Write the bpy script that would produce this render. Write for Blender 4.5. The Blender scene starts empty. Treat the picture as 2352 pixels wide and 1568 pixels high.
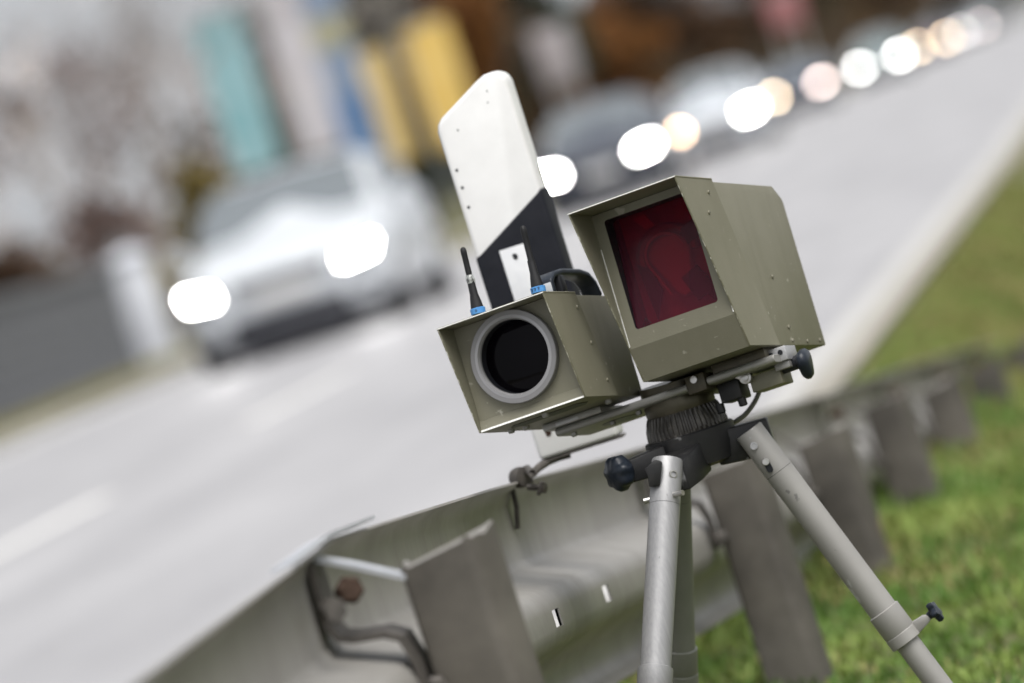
import bpy, bmesh, math, random
import numpy as np
from mathutils import Vector, Matrix
R_ = math.radians
random.seed(7); rng = np.random.default_rng(11)
S = bpy.context.scene
COL = S.collection

# ------------------------------------------------------------------ camera, sky, sun, exposure
FPX = 13061.0                                   # 200 mm lens on a 36 mm sensor, in photo units (2351 wide)
ROLL = R_(17.5)
EYE = Vector((0, 0, .92))
_up = Vector((0, -13061, -378)).normalized()    # world up and road direction as this camera sees them
_yy = Vector((1509, -378, 13061)).normalized()
_xx = _yy.cross(_up).normalized() * 1.0
if _xx.x < 0: _xx = -_xx
C2W = Matrix((_xx, _yy, _up))                   # level camera axes (right, down, forward) -> world
cr, sr = math.cos(ROLL), math.sin(ROLL)

def at(px, py, Z):
    """the point of the place at depth Z metres along a line of sight"""
    dx, dy = px - 1175.5, py - 784
    u, v = dx * cr - dy * sr, dx * sr + dy * cr
    return C2W @ Vector((u / FPX * Z, v / FPX * Z, Z)) + EYE

right = C2W @ Vector((cr, sr, 0)); down = C2W @ Vector((-sr, cr, 0)); fwd = C2W @ Vector((0, 0, 1))
cd = bpy.data.cameras.new('camera'); cam = bpy.data.objects.new('camera', cd); COL.objects.link(cam)
cam.matrix_world = Matrix((( right.x, -down.x, -fwd.x, EYE.x), (right.y, -down.y, -fwd.y, EYE.y), (right.z, -down.z, -fwd.z, EYE.z), (0, 0, 0, 1)))
cd.sensor_width = 36; cd.lens = 200; cd.clip_start = .1; cd.clip_end = 4000
cd.dof.use_dof = True; cd.dof.focus_distance = 7.45; cd.dof.aperture_fstop = 3.7; cd.dof.aperture_blades = 0
S.camera = cam

SUN_EL, SUN_AZ = 64, 142                        # azimuth from +Y, clockwise: high, behind the photographer
W = bpy.data.worlds.new('World'); S.world = W; W.use_nodes = True
nt = W.node_tree; nt.nodes.clear()
sky = nt.nodes.new('ShaderNodeTexSky'); sky.sky_type = 'NISHITA'; sky.sun_disc = False
sky.sun_elevation = R_(SUN_EL); sky.sun_rotation = R_(SUN_AZ); sky.dust_density = 4; sky.air_density = 1
hs = nt.nodes.new('ShaderNodeHueSaturation'); hs.inputs['Saturation'].default_value = .16
bg = nt.nodes.new('ShaderNodeBackground'); bg.inputs[1].default_value = .076
wo = nt.nodes.new('ShaderNodeOutputWorld')
tcw = nt.nodes.new('ShaderNodeTexCoord'); sp = nt.nodes.new('ShaderNodeSeparateXYZ'); cb = nt.nodes.new('ShaderNodeCombineXYZ'); mxz = nt.nodes.new('ShaderNodeMath'); mxz.operation = 'MAXIMUM'; mxz.inputs[1].default_value = .22
nt.links.new(tcw.outputs['Generated'], sp.inputs[0]); nt.links.new(sp.outputs[2], mxz.inputs[0])   # even cloud deck down to the horizon
nt.links.new(sp.outputs[0], cb.inputs[0]); nt.links.new(sp.outputs[1], cb.inputs[1]); nt.links.new(mxz.outputs[0], cb.inputs[2]); nt.links.new(cb.outputs[0], sky.inputs['Vector'])
geo = nt.nodes.new('ShaderNodeNewGeometry'); sx = nt.nodes.new('ShaderNodeSeparateXYZ'); nt.links.new(geo.outputs['Incoming'], sx.inputs[0])
gr = nt.nodes.new('ShaderNodeMapRange'); gr.inputs[1].default_value = 0; gr.inputs[2].default_value = -1; gr.inputs[3].default_value = 1.05; gr.inputs[4].default_value = 1.4   # overcast sky: zenith brighter than horizon
nt.links.new(sx.outputs['Z'], gr.inputs[0])
ml = nt.nodes.new('ShaderNodeVectorMath'); ml.operation = 'SCALE'; nt.links.new(gr.outputs[0], ml.inputs['Scale'])
nt.links.new(sky.outputs[0], hs.inputs['Color']); nt.links.new(hs.outputs[0], ml.inputs[0]); nt.links.new(ml.outputs[0], bg.inputs[0]); nt.links.new(bg.outputs[0], wo.inputs[0])
sd = bpy.data.lights.new('sun', 'SUN'); so = bpy.data.objects.new('sun', sd); COL.objects.link(so)
sd.energy = 1.5; sd.angle = R_(55); sd.color = (1, .97, .93)
_d = Vector((math.sin(R_(SUN_AZ)) * math.cos(R_(SUN_EL)), math.cos(R_(SUN_AZ)) * math.cos(R_(SUN_EL)), math.sin(R_(SUN_EL))))
so.rotation_euler = _d.to_track_quat('Z', 'Y').to_euler(); so.location = (3, -3, 8)
vs = S.view_settings; vs.view_transform = 'Standard'; vs.look = 'None'; vs.exposure = 1.0; vs.gamma = 1; vs.use_curve_mapping = False

# ------------------------------------------------------------------ materials
def mat(name, col, rough=.6, metal=0, col2=None, scale=20, detail=4, lo=.35, hi=.65, bump=0, bscale=200, bdist=.001,
        stretch=(1, 1, 1), spec=.5, coat=0, emit=None, estr=0, coord='Object', rough2=None):
    m = bpy.data.materials.new(name); m.use_nodes = True
    n = m.node_tree; b = n.nodes['Principled BSDF']
    b.inputs['Base Color'].default_value = (*col, 1); b.inputs['Roughness'].default_value = rough
    b.inputs['Metallic'].default_value = metal; b.inputs['Specular IOR Level'].default_value = spec
    b.inputs['Coat Weight'].default_value = coat
    tc = n.nodes.new('ShaderNodeTexCoord'); mp = n.nodes.new('ShaderNodeMapping'); mp.inputs['Scale'].default_value = stretch
    n.links.new(tc.outputs[coord], mp.inputs[0])
    if col2 is not None:
        t = n.nodes.new('ShaderNodeTexNoise'); t.inputs['Scale'].default_value = scale; t.inputs['Detail'].default_value = detail
        t.inputs['Roughness'].default_value = .6
        n.links.new(mp.outputs[0], t.inputs['Vector'])
        r = n.nodes.new('ShaderNodeValToRGB'); r.color_ramp.elements[0].position = lo; r.color_ramp.elements[1].position = hi
        r.color_ramp.elements[0].color = (*col, 1); r.color_ramp.elements[1].color = (*col2, 1)
        n.links.new(t.outputs['Fac'], r.inputs[0]); n.links.new(r.outputs[0], b.inputs['Base Color'])
        if rough2 is not None:
            mr = n.nodes.new('ShaderNodeMapRange'); mr.inputs[1].default_value = lo; mr.inputs[2].default_value = hi
            mr.inputs[3].default_value = rough; mr.inputs[4].default_value = rough2
            n.links.new(t.outputs['Fac'], mr.inputs[0]); n.links.new(mr.outputs[0], b.inputs['Roughness'])
    if bump:
        t2 = n.nodes.new('ShaderNodeTexNoise'); t2.inputs['Scale'].default_value = bscale; t2.inputs['Detail'].default_value = 3
        bp = n.nodes.new('ShaderNodeBump'); bp.inputs['Strength'].default_value = bump; bp.inputs['Distance'].default_value = bdist
        n.links.new(mp.outputs[0], t2.inputs['Vector']); n.links.new(t2.outputs['Fac'], bp.inputs['Height']); n.links.new(bp.outputs[0], b.inputs['Normal'])
    if emit:
        b.inputs['Emission Color'].default_value = (*emit, 1); b.inputs['Emission Strength'].default_value = estr
    return m

M = {}
def olive(name, wear):
    """textured olive powder coat: blotchy tone, thin pale scratches, bare specks where it has chipped"""
    m = mat(name, (.158, .151, .106), .48, col2=(.182, .173, .127), scale=9, detail=5, bump=.35, bscale=420, bdist=.0006)
    n = m.node_tree; b = n.nodes['Principled BSDF']; src = b.inputs['Base Color'].links[0].from_socket
    tc = n.nodes.new('ShaderNodeTexCoord')
    def layer(src, scale, stretch, rot, lo, hi, col):
        mp = n.nodes.new('ShaderNodeMapping'); mp.inputs['Scale'].default_value = stretch; mp.inputs['Rotation'].default_value = rot
        n.links.new(tc.outputs['Object'], mp.inputs[0])
        t = n.nodes.new('ShaderNodeTexNoise'); t.inputs['Scale'].default_value = scale; t.inputs['Detail'].default_value = 6
        n.links.new(mp.outputs[0], t.inputs['Vector'])
        r = n.nodes.new('ShaderNodeMapRange'); r.inputs[1].default_value = lo; r.inputs[2].default_value = hi
        n.links.new(t.outputs['Fac'], r.inputs[0])
        x = n.nodes.new('ShaderNodeMixRGB'); x.inputs[2].default_value = (*col, 1)
        n.links.new(r.outputs[0], x.inputs[0]); n.links.new(src, x.inputs[1]); return x.outputs[0]
    s = layer(src, 6, (7, 7, .5), (0, 0, 0), .52, .95, (.145, .137, .096))
    s = layer(s, 60, (1, 1, 1), (0, 0, 0), .70, .74, (.34, .33, .27))
    s = layer(s, 30, (1, 14, 1.2), (.5, .1, 0), .705, .73, (.27, .26, .21))
    s = layer(s, 24, (1, 1.5, 16), (.25, 0, 0), .72, .745, (.29, .28, .23))
    s = layer(s, 26, (1, 1, 1), (0, 0, 0), wear, wear + .03, (.42, .43, .44))
    n.links.new(s, b.inputs['Base Color'])
    return m
M['olive'] = olive('olive_powder_coat', .74)
M['olive_dull'] = olive('olive_powder_coat_underside', .80)
M['edge'] = mat('worn_metal_edge', (.30, .29, .24), .45, col2=(.80, .80, .77), scale=55, detail=6, lo=.26, hi=.44)
M['edge_dark'] = mat('worn_yellowed_edge', (.16, .15, .09), .5, col2=(.62, .61, .52), scale=110, detail=7, lo=.50, hi=.66)
M['alu'] = mat('bead_blasted_aluminium', (.40, .40, .41), .42, .55, col2=(.47, .47, .48), scale=12)
M['alu_dark'] = mat('dull_aluminium', (.27, .265, .25), .45, .5, col2=(.33, .325, .31), scale=25, bump=.15, bscale=500, bdist=.0004)
M['ring'] = mat('anodised_ring', (.20, .197, .20), .5, .2, col2=(.225, .222, .225), scale=10)
M['ring_light'] = mat('turned_inner_ring', (.30, .297, .305), .42, .3, col2=(.34, .337, .345), scale=10)
M['leg_grey'] = mat('grey_enamel_tube', (.265, .257, .245), .45, .1, col2=(.30, .292, .276), scale=14, lo=.3, hi=.7)
M['leg_bare'] = mat('brushed_bare_tube', (.25, .25, .255), .42, .35, col2=(.31, .31, .315), scale=40, stretch=(6, 6, .3), lo=.3, hi=.7)
M['leg_green'] = mat('grey_green_tube', (.17, .178, .15), .45, .1, col2=(.20, .205, .18), scale=15)
M['steel'] = mat('bright_steel', (.55, .54, .52), .28, .9, col2=(.42, .41, .39), scale=60)
M['cast'] = mat('black_casting', (.018, .018, .019), .42, 0, spec=.28, col2=(.035, .034, .033), scale=30, bump=.3, bscale=350, bdist=.0008, lo=.5, hi=.75)
M['rib'] = mat('worn_ribbed_metal', (.030, .027, .023), .34, .35, col2=(.085, .078, .066), scale=60, spec=.6, lo=.45, hi=.7)
M['cast_edge'] = mat('rubbed_black_casting', (.03, .03, .032), .4, .2, col2=(.30, .30, .31), scale=45, lo=.5, hi=.72)
M['bronze'] = mat('dark_bronze_collar', (.045, .040, .028), .4, .4, col2=(.085, .075, .05), scale=30)
M['black'] = mat('black_plastic', (.012, .013, .016), .38, spec=.28, col2=(.02, .021, .025), scale=30)
M['navy'] = mat('blue_black_knob', (.012, .016, .024), .33, spec=.28, col2=(.02, .026, .036), scale=40, bump=.1, bscale=300)
M['rubber'] = mat('black_rubber', (.010, .010, .011), .55, spec=.28, col2=(.018, .018, .02), scale=50)
M['blue'] = mat('blue_marker_ring', (.055, .22, .52), .45, col2=(.09, .29, .60), scale=120)
M['ink'] = mat('black_ink', (.006, .008, .02), .5)
M['tape'] = mat('clear_tape', (.45, .47, .45), .15, col2=(.08, .08, .08), scale=160, lo=.4, hi=.6)
M['lens'] = mat('dark_lens_glass', (.0015, .0012, .0018), .06, spec=.09, col2=(.003, .002, .004), scale=6)
M['label'] = mat('pale_grey_label', (.42, .44, .47), .5, col2=(.5, .52, .55), scale=40)
M['sticker'] = mat('grey_green_sticker', (.025, .028, .016), .6, col2=(.05, .052, .03), scale=50)
M['cable'] = mat('grey_cable', (.15, .15, .13), .45, col2=(.18, .18, .16), scale=60)
M['post_white'] = mat('white_plastic_post', (.66, .66, .655), .5, col2=(.72, .72, .715), scale=14, detail=8, bump=.08, bscale=160, bdist=.0006)
M['post_dirty'] = mat('soiled_white_plastic', (.62, .61, .57), .55, col2=(.76, .75, .71), scale=30, detail=6)
M['post_black'] = mat('black_post_band', (.008, .009, .013), .6, col2=(.014, .015, .020), scale=20, spec=.15)
M['reflector'] = mat('white_reflector', (.58, .59, .61), .3, col2=(.64, .65, .66), scale=40)
M['rust'] = mat('rusty_bolt', (.030, .018, .012), .9, .0, col2=(.065, .042, .032), spec=.2, scale=150)
M['iron'] = mat('weathered_iron', (.055, .050, .045), .6, .3, col2=(.10, .09, .08), scale=60)
def galv():
    m = mat('weathered_galvanised_steel', (.205, .196, .180), .5, .08, col2=(.275, .265, .248), scale=5, detail=8, lo=.3, hi=.72, bump=.12, bscale=90, bdist=.001, rough2=.36)
    n = m.node_tree; b = n.nodes['Principled BSDF']; src = b.inputs['Base Color'].links[0].from_socket
    tc = n.nodes.new('ShaderNodeTexCoord'); mp = n.nodes.new('ShaderNodeMapping'); mp.inputs['Scale'].default_value = (40, 40, 1.5)
    n.links.new(tc.outputs['Object'], mp.inputs[0])
    t = n.nodes.new('ShaderNodeTexNoise'); t.inputs['Scale'].default_value = 2.2; t.inputs['Detail'].default_value = 5
    n.links.new(mp.outputs[0], t.inputs['Vector'])
    r = n.nodes.new('ShaderNodeMapRange'); r.inputs[1].default_value = .52; r.inputs[2].default_value = .75; r.inputs[4].default_value = .28
    n.links.new(t.outputs['Fac'], r.inputs[0])
    x = n.nodes.new('ShaderNodeMixRGB'); x.inputs[2].default_value = (.115, .085, .062, 1)
    n.links.new(r.outputs[0], x.inputs[0]); n.links.new(src, x.inputs[1]); n.links.new(x.outputs[0], b.inputs['Base Color'])
    return m
M['galv'] = galv()
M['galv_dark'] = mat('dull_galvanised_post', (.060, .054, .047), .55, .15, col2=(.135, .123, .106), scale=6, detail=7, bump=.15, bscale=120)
M['zinc'] = mat('bright_zinc', (.5, .52, .56), .35, .5, col2=(.6, .62, .66), scale=20)
M['asphalt'] = mat('pale_worn_asphalt', (.265, .262, .271), .52, col2=(.355, .352, .360), scale=.6, detail=8, bump=.3, bscale=70, bdist=.004, coord='Object', stretch=(3, .35, 1), spec=.55)
M['paint'] = mat('road_paint', (.66, .655, .635), .6, col2=(.74, .735, .71), scale=6, detail=6, bump=.2, bscale=90, bdist=.002)
M['paint_worn'] = mat('worn_edge_line_paint', (.36, .355, .34), .6, col2=(.46, .455, .44), scale=5, detail=7)
M['sand'] = mat('gritty_road_shoulder', (.25, .235, .20), .85, col2=(.33, .31, .27), scale=4, detail=7)
M['pave'] = mat('concrete_pavement', (.24, .235, .22), .8, col2=(.30, .29, .275), scale=3, detail=6)
M['kerb'] = mat('kerb_stone', (.26, .255, .245), .8, col2=(.32, .31, .3), scale=6)
M['soil'] = mat('mossy_turf', (.055, .072, .016), .95, col2=(.125, .105, .042), scale=1.1, detail=8, lo=.38, hi=.62, bump=.6, bscale=12, bdist=.03)
M['verge'] = mat('dry_verge_turf', (.20, .20, .075), .95, col2=(.28, .26, .13), scale=.9, detail=8, bump=.5, bscale=10, bdist=.03)
M['wall'] = mat('grey_blockwork', (.085, .09, .10), .85, col2=(.12, .125, .135), scale=2, detail=6, bump=.3, bscale=30)
M['wall_cap'] = mat('grey_coping', (.13, .135, .145), .8, col2=(.17, .175, .185), scale=3)
M['pillar'] = mat('pale_render', (.55, .57, .63), .7, col2=(.64, .66, .70), scale=4)
M['bark'] = mat('grey_bark', (.20, .17, .16), .9, col2=(.30, .27, .26), scale=8, bump=.5, bscale=20)
M['bark_dark'] = mat('dark_bark', (.05, .04, .032), .9, col2=(.09, .07, .055), scale=8, bump=.5, bscale=20)
def leaf(name, a, b):
    m = mat(name, a, .7, col2=b, scale=.55, detail=4, lo=.35, hi=.65, spec=.2)
    return m
M['leaf_green'] = leaf('dark_evergreen_leaf', (.010, .018, .012), (.030, .045, .026))
M['leaf_brown'] = leaf('brown_autumn_leaf', (.045, .026, .016), (.11, .060, .033))
M['leaf_orange'] = leaf('rust_autumn_leaf', (.13, .050, .014), (.22, .10, .03))
M['leaf_ochre'] = leaf('ochre_leaf', (.16, .115, .022), (.24, .19, .06))
M['leaf_hedge'] = leaf('hedge_leaf', (.030, .035, .014), (.09, .055, .026))
M['leaf_pale'] = leaf('pale_dry_leaf', (.40, .34, .32), (.55, .49, .47))
M['leaf_rosy'] = leaf('dead_rosy_leaf', (.11, .075, .068), (.17, .12, .105))
M['grass_a'] = mat('grass_blade_fresh', (.078, .160, .024), .6, col2=(.20, .27, .06), scale=2.2, detail=3, lo=.4, hi=.6, spec=.3)
M['grass_b'] = mat('grass_blade_dry', (.17, .17, .05), .7, col2=(.27, .235, .10), scale=3, spec=.2)
M['teal'] = mat('teal_banner_cloth', (.045, .27, .31), .7, col2=(.25, .42, .46), scale=.9, detail=2, lo=.36, hi=.50)
M['lilac'] = mat('pale_lilac_banner_cloth', (.46, .44, .48), .7, col2=(.54, .52, .55), scale=1)
M['flag_blue'] = mat('blue_banner_cloth', (.06, .13, .28), .7, col2=(.14, .23, .38), scale=1.5)
M['flag_greyblue'] = mat('grey_blue_banner_cloth', (.16, .22, .33), .7, col2=(.24, .29, .38), scale=1.5)
M['flag_yellow'] = mat('yellow_banner_cloth', (.64, .42, .09), .7, col2=(.72, .52, .18), scale=1)
M['flag_dull'] = mat('dull_sandy_banner_band', (.30, .28, .17), .7, col2=(.36, .34, .22), scale=1)
M['flag_sand'] = mat('sandy_yellow_banner_cloth', (.58, .42, .16), .7, col2=(.68, .52, .24), scale=1)
M['flag_pole'] = mat('white_flag_pole', (.45, .46, .48), .4, .2, col2=(.5, .5, .52), scale=6)
M['board'] = mat('pale_signboard', (.28, .255, .265), .6, col2=(.33, .30, .31), scale=3)
M['pink'] = mat('pink_signboard', (.26, .10, .11), .6, col2=(.32, .14, .14), scale=2)
M['glass'] = mat('car_glass', (.07, .09, .10), .05, spec=1.0, col2=(.085, .105, .115), scale=1)
M['glass'].node_tree.nodes['Principled BSDF'].inputs['IOR'].default_value = 2.3
M['tyre'] = mat('tyre', (.015, .015, .017), .8, col2=(.024, .024, .026), scale=20)
M['rim'] = mat('alloy_rim', (.45, .46, .48), .3, .7, col2=(.5, .51, .53), scale=10)
M['trim'] = mat('black_trim', (.014, .015, .02), .5, col2=(.022, .023, .03), scale=10)
M['plate'] = mat('number_plate', (.6, .6, .6), .4, col2=(.66, .66, .66), scale=8)
M['lamp_white'] = mat('lit_headlamp_cool', (.8, .8, .8), .2, emit=(1, .98, .97), estr=48)
M['lamp_warm'] = mat('lit_headlamp_warm', (.8, .75, .65), .2, emit=(1, .76, .50), estr=24)
M['lamp_amber'] = mat('lit_side_lamp_amber', (.8, .5, .3), .2, emit=(1, .60, .33), estr=22)
M['lamp_dim'] = mat('dim_headlamp', (.6, .6, .62), .2, emit=(1, .80, .72), estr=14)
def car_paint(n, c): return mat('car_paint_' + n, c, .30, 0, col2=tuple(min(1, v * 1.06) for v in c), scale=2, coat=.35)
M['p_white'] = car_paint('white', (.50, .525, .555)); M['p_slate'] = car_paint('slate', (.03, .037, .055)); M['p_silver'] = car_paint('silver', (.50, .53, .57))
M['p_navy'] = car_paint('navy', (.03, .04, .07)); M['p_green'] = car_paint('grey_green', (.12, .17, .17)); M['p_black'] = car_paint('black', (.02, .02, .026)); M['p_plum'] = car_paint('plum', (.10, .06, .08))

def chips(m, scale, lo, col, stretch=(1, 1, 1)):
    """small rubbed or chipped spots"""
    n = m.node_tree; b = n.nodes['Principled BSDF']; src = b.inputs['Base Color'].links[0].from_socket
    tc = n.nodes.new('ShaderNodeTexCoord'); mp = n.nodes.new('ShaderNodeMapping'); mp.inputs['Scale'].default_value = stretch
    n.links.new(tc.outputs['Object'], mp.inputs[0])
    t = n.nodes.new('ShaderNodeTexNoise'); t.inputs['Scale'].default_value = scale; t.inputs['Detail'].default_value = 7; n.links.new(mp.outputs[0], t.inputs['Vector'])
    r = n.nodes.new('ShaderNodeMapRange'); r.inputs[1].default_value = lo; r.inputs[2].default_value = lo + .03; n.links.new(t.outputs['Fac'], r.inputs[0])
    x = n.nodes.new('ShaderNodeMixRGB'); x.inputs[2].default_value = (*col, 1)
    n.links.new(r.outputs[0], x.inputs[0]); n.links.new(src, x.inputs[1]); n.links.new(x.outputs[0], b.inputs['Base Color'])
chips(M['leg_grey'], 38, .68, (.16, .155, .15)); chips(M['leg_grey'], 22, .69, (.50, .50, .51), (1, 1, .5)); chips(M['leg_bare'], 45, .68, (.14, .14, .14), (2, 2, .6))
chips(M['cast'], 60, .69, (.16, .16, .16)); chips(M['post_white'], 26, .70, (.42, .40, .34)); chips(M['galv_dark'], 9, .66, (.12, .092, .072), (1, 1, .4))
def red_filter_mat():
    m = bpy.data.materials.new('red_filter_film'); m.use_nodes = True
    n = m.node_tree; b = n.nodes['Principled BSDF']; out = n.nodes['Material Output']
    b.inputs['Base Color'].default_value = (.085, .022, .042, 1); b.inputs['Roughness'].default_value = .14; b.inputs['Specular IOR Level'].default_value = .45
    t = n.nodes.new('ShaderNodeTexNoise'); t.inputs['Scale'].default_value = 45; t.inputs['Detail'].default_value = 8
    tc = n.nodes.new('ShaderNodeTexCoord'); n.links.new(tc.outputs['Object'], t.inputs['Vector'])
    r = n.nodes.new('ShaderNodeValToRGB'); r.color_ramp.elements[0].position = .28; r.color_ramp.elements[1].position = .36
    r.color_ramp.elements[0].color = (.012, .003, .006, 1); r.color_ramp.elements[1].color = (.085, .022, .042, 1)
    n.links.new(t.outputs['Fac'], r.inputs[0]); n.links.new(r.outputs[0], b.inputs['Base Color'])
    tr = n.nodes.new('ShaderNodeBsdfTransparent'); tr.inputs[0].default_value = (.95, .21, .27, 1)
    mx = n.nodes.new('ShaderNodeMixShader'); mx.inputs[0].default_value = .34
    n.links.new(tr.outputs[0], mx.inputs[1]); n.links.new(b.outputs[0], mx.inputs[2]); n.links.new(mx.outputs[0], out.inputs[0])
    return m
M['red'] = red_filter_mat()
M['lamp_in'] = mat('flash_reflector', (.60, .58, .58), .5, col2=(.70, .68, .68), scale=25)
M['lamp_back'] = mat('flash_housing_inside', (.50, .48, .50), .8, col2=(.80, .78, .78), lo=.42, hi=.58, scale=12)
M['ink_red'] = mat('dark_red_print', (.02, .003, .006), .5)

# ------------------------------------------------------------------ mesh helpers
class MB:
    def __init__(s): s.v = []; s.f = []; s.m = []
    def add(s, vs, fs, m=0):
        o = len(s.v); s.v += [tuple(p) for p in vs]
        for f in fs: s.f.append([i + o for i in f]); s.m.append(m)
        return s
    def box(s, a, b, m=0):
        (x0, y0, z0), (x1, y1, z1) = a, b
        return s.add([(x0,y0,z0),(x1,y0,z0),(x1,y1,z0),(x0,y1,z0),(x0,y0,z1),(x1,y0,z1),(x1,y1,z1),(x0,y1,z1)],
                     [(0,3,2,1),(4,5,6,7),(0,1,5,4),(1,2,6,5),(2,3,7,6),(3,0,4,7)], m)
    def prism(s, poly, fr, t0, t1, m=0, em={}, cap=None):
        """poly of (a,b), fr(a,b,t) -> point; extruded t0..t1"""
        n = len(poly); vs = [fr(a, b, t0) for a, b in poly] + [fr(a, b, t1) for a, b in poly]
        o = len(s.v); s.v += [tuple(p) for p in vs]
        s.f.append([o + i for i in range(n)][::-1]); s.m.append(m if cap is None else cap)
        s.f.append([o + n + i for i in range(n)]); s.m.append(m if cap is None else cap)
        for i in range(n):
            j = (i + 1) % n
            s.f.append([o + i, o + j, o + n + j, o + n + i]); s.m.append(em.get(i, m))
        return s
    def lathe(s, prof, org, ax, n=32, m=0, cap0=True, cap1=True, wob=None):
        ax = Vector(ax).normalized(); org = Vector(org)
        e1 = ax.orthogonal().normalized(); e2 = ax.cross(e1); o = len(s.v)
        for r, h in prof:
            for k in range(n):
                a = 2 * math.pi * k / n; rr = r * (wob(a, h) if wob else 1)
                s.v.append(tuple(org + ax * h + (e1 * math.cos(a) + e2 * math.sin(a)) * rr))
        for i in range(len(prof) - 1):
            for k in range(n):
                j = (k + 1) % n
                s.f.append([o + i*n + k, o + i*n + j, o + (i+1)*n + j, o + (i+1)*n + k]); s.m.append(m)
        if cap0: s.f.append([o + k for k in range(n)][::-1]); s.m.append(m)
        if cap1: s.f.append([o + (len(prof)-1)*n + k for k in range(n)]); s.m.append(m)
        return s
    def tube(s, p0, p1, r0, r1=None, n=20, m=0):
        p0, p1 = Vector(p0), Vector(p1); r1 = r0 if r1 is None else r1; L = (p1 - p0).length
        return s.lathe([(r0, 0), (r1, L)], p0, p1 - p0, n, m)
    def sweep(s, pts, r, n=10, m=0):
        """round bar along a polyline"""
        pts = [Vector(p) for p in pts]; o = len(s.v); N = len(pts); e = None
        for i, p in enumerate(pts):
            t = (pts[min(i+1, N-1)] - pts[max(i-1, 0)]).normalized()
            e = t.orthogonal().normalized() if e is None else (e - t * e.dot(t)).normalized()
            g = t.cross(e); rr = r[i] if isinstance(r, (list, tuple)) else r
            for k in range(n):
                a = 2 * math.pi * k / n; s.v.append(tuple(p + (e * math.cos(a) + g * math.sin(a)) * rr))
        for i in range(N - 1):
            for k in range(n):
                j = (k + 1) % n; s.f.append([o+i*n+k, o+i*n+j, o+(i+1)*n+j, o+(i+1)*n+k]); s.m.append(m)
        s.f.append([o+k for k in range(n)][::-1]); s.m.append(m); s.f.append([o+(N-1)*n+k for k in range(n)]); s.m.append(m)
        return s
    def strap(s, pts, wv, th, m=0):
        """flat band of width vector wv and thickness th along a polyline"""
        pts = [Vector(p) for p in pts]; wv = Vector(wv); o = len(s.v); N = len(pts)
        for i, p in enumerate(pts):
            t = (pts[min(i+1, N-1)] - pts[max(i-1, 0)]).normalized(); q = t.cross(wv).normalized() * th / 2
            for a, b in ((-1,-1),(1,-1),(1,1),(-1,1)): s.v.append(tuple(p + wv * a / 2 + q * b))
        for i in range(N - 1):
            for k in range(4):
                j = (k+1) % 4; s.f.append([o+i*4+k, o+i*4+j, o+(i+1)*4+j, o+(i+1)*4+k]); s.m.append(m)
        s.f.append([o+3,o+2,o+1,o]); s.m.append(m); e = o+(N-1)*4; s.f.append([e,e+1,e+2,e+3]); s.m.append(m)
        return s
    def build(s, name, mats, parent=None, org=(0, 0, 0), bevel=0, seg=2, smooth=35, fix=True):
        me = bpy.data.meshes.new(name); o = Vector(org)
        me.from_pydata([tuple(Vector(p) - o) for p in s.v], [], s.f)
        mats = mats if isinstance(mats, (list, tuple)) else [mats]
        for x in mats: me.materials.append(x)
        me.polygons.foreach_set('material_index', s.m); me.update()
        if fix or bevel:
            bm = bmesh.new(); bm.from_mesh(me)
            if fix: bmesh.ops.recalc_face_normals(bm, faces=bm.faces)
            if bevel:
                ed = [e for e in bm.edges if len(e.link_faces) == 2 and e.calc_face_angle(0) > R_(28)]
                bmesh.ops.bevel(bm, geom=ed, offset=bevel, segments=seg, profile=.5, affect='EDGES', clamp_overlap=True)
            bm.to_mesh(me); bm.free()
        if smooth:
            me.polygons.foreach_set('use_smooth', [True] * len(me.polygons)); me.set_sharp_from_angle(angle=R_(smooth))
        ob = bpy.data.objects.new(name, me); COL.objects.link(ob)
        if parent is not None: ob.parent = parent
        return ob

def thing(name, label, cat, loc=(0, 0, 0), group=None, mw=None):
    o = bpy.data.objects.new(name, None); COL.objects.link(o); o.empty_display_size = .2
    o.location = loc
    if mw is not None: o.matrix_world = mw
    return tag(o, label, cat, group)
def tag(o, label, cat, group=None):
    o['label'] = label; o['category'] = cat
    if group: o['group'] = group
    return o
def struct(o, kind='structure'): o['kind'] = kind; return o
def dup(root, loc=None, rz=None, scale=None):
    kids = {}
    for x in bpy.data.objects:
        if x.parent: kids.setdefault(x.parent.name, []).append(x)
    def cp(o, par):
        c = o.copy(); COL.objects.link(c); c.parent = par
        for k in kids.get(o.name, []): cp(k, c)
        return c
    r = cp(root, None)
    if loc is not None: r.location = loc
    if rz is not None: r.rotation_euler = (0, 0, rz)
    if scale is not None: r.scale = scale if isinstance(scale, (tuple, list)) else (scale,) * 3
    return r

# ------------------------------------------------------------------ ground, road, verges
def interp(x, tab):
    for (a, b), (c, d) in zip(tab, tab[1:]):
        if x <= c: return b + (d - b) * max(0, (x - a)) / (c - a)
    return tab[-1][1]
EDGE = [(-40, -1.7), (0, -1.52), (5, -1.40), (10, -1.27), (18, -1.08), (28, -.95), (40, -.80), (60, -.66), (100, -.55), (200, -.5), (1600, -.5)]
def edge(y): return interp(y, EDGE)
GZ = [(-40, -.06), (6, -.10), (12, -.10), (14.5, -.15), (19.5, -.33), (26, -.58), (34, -.65), (60, -.65), (100, -.65)]
def ground_z(x, y):
    e = edge(y)
    if -9.4 < x < e: return -.06
    if x >= e:
        t = min(1, max(0, (x - e) / .9)); return -.012 + (interp(y, GZ) + .012) * t * t * (3 - 2 * t)
    if x < -9.4: return -.02 if x < -9.41 else -.06
ys = [-40, -20, -8, -2] + list(np.arange(0, 30, .5)) + list(np.arange(30, 80, 5)) + [80, 100, 140, 200, 300, 420, 600, 900, 1300, 1800, 2600]
g = MB(); rows = []
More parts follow.
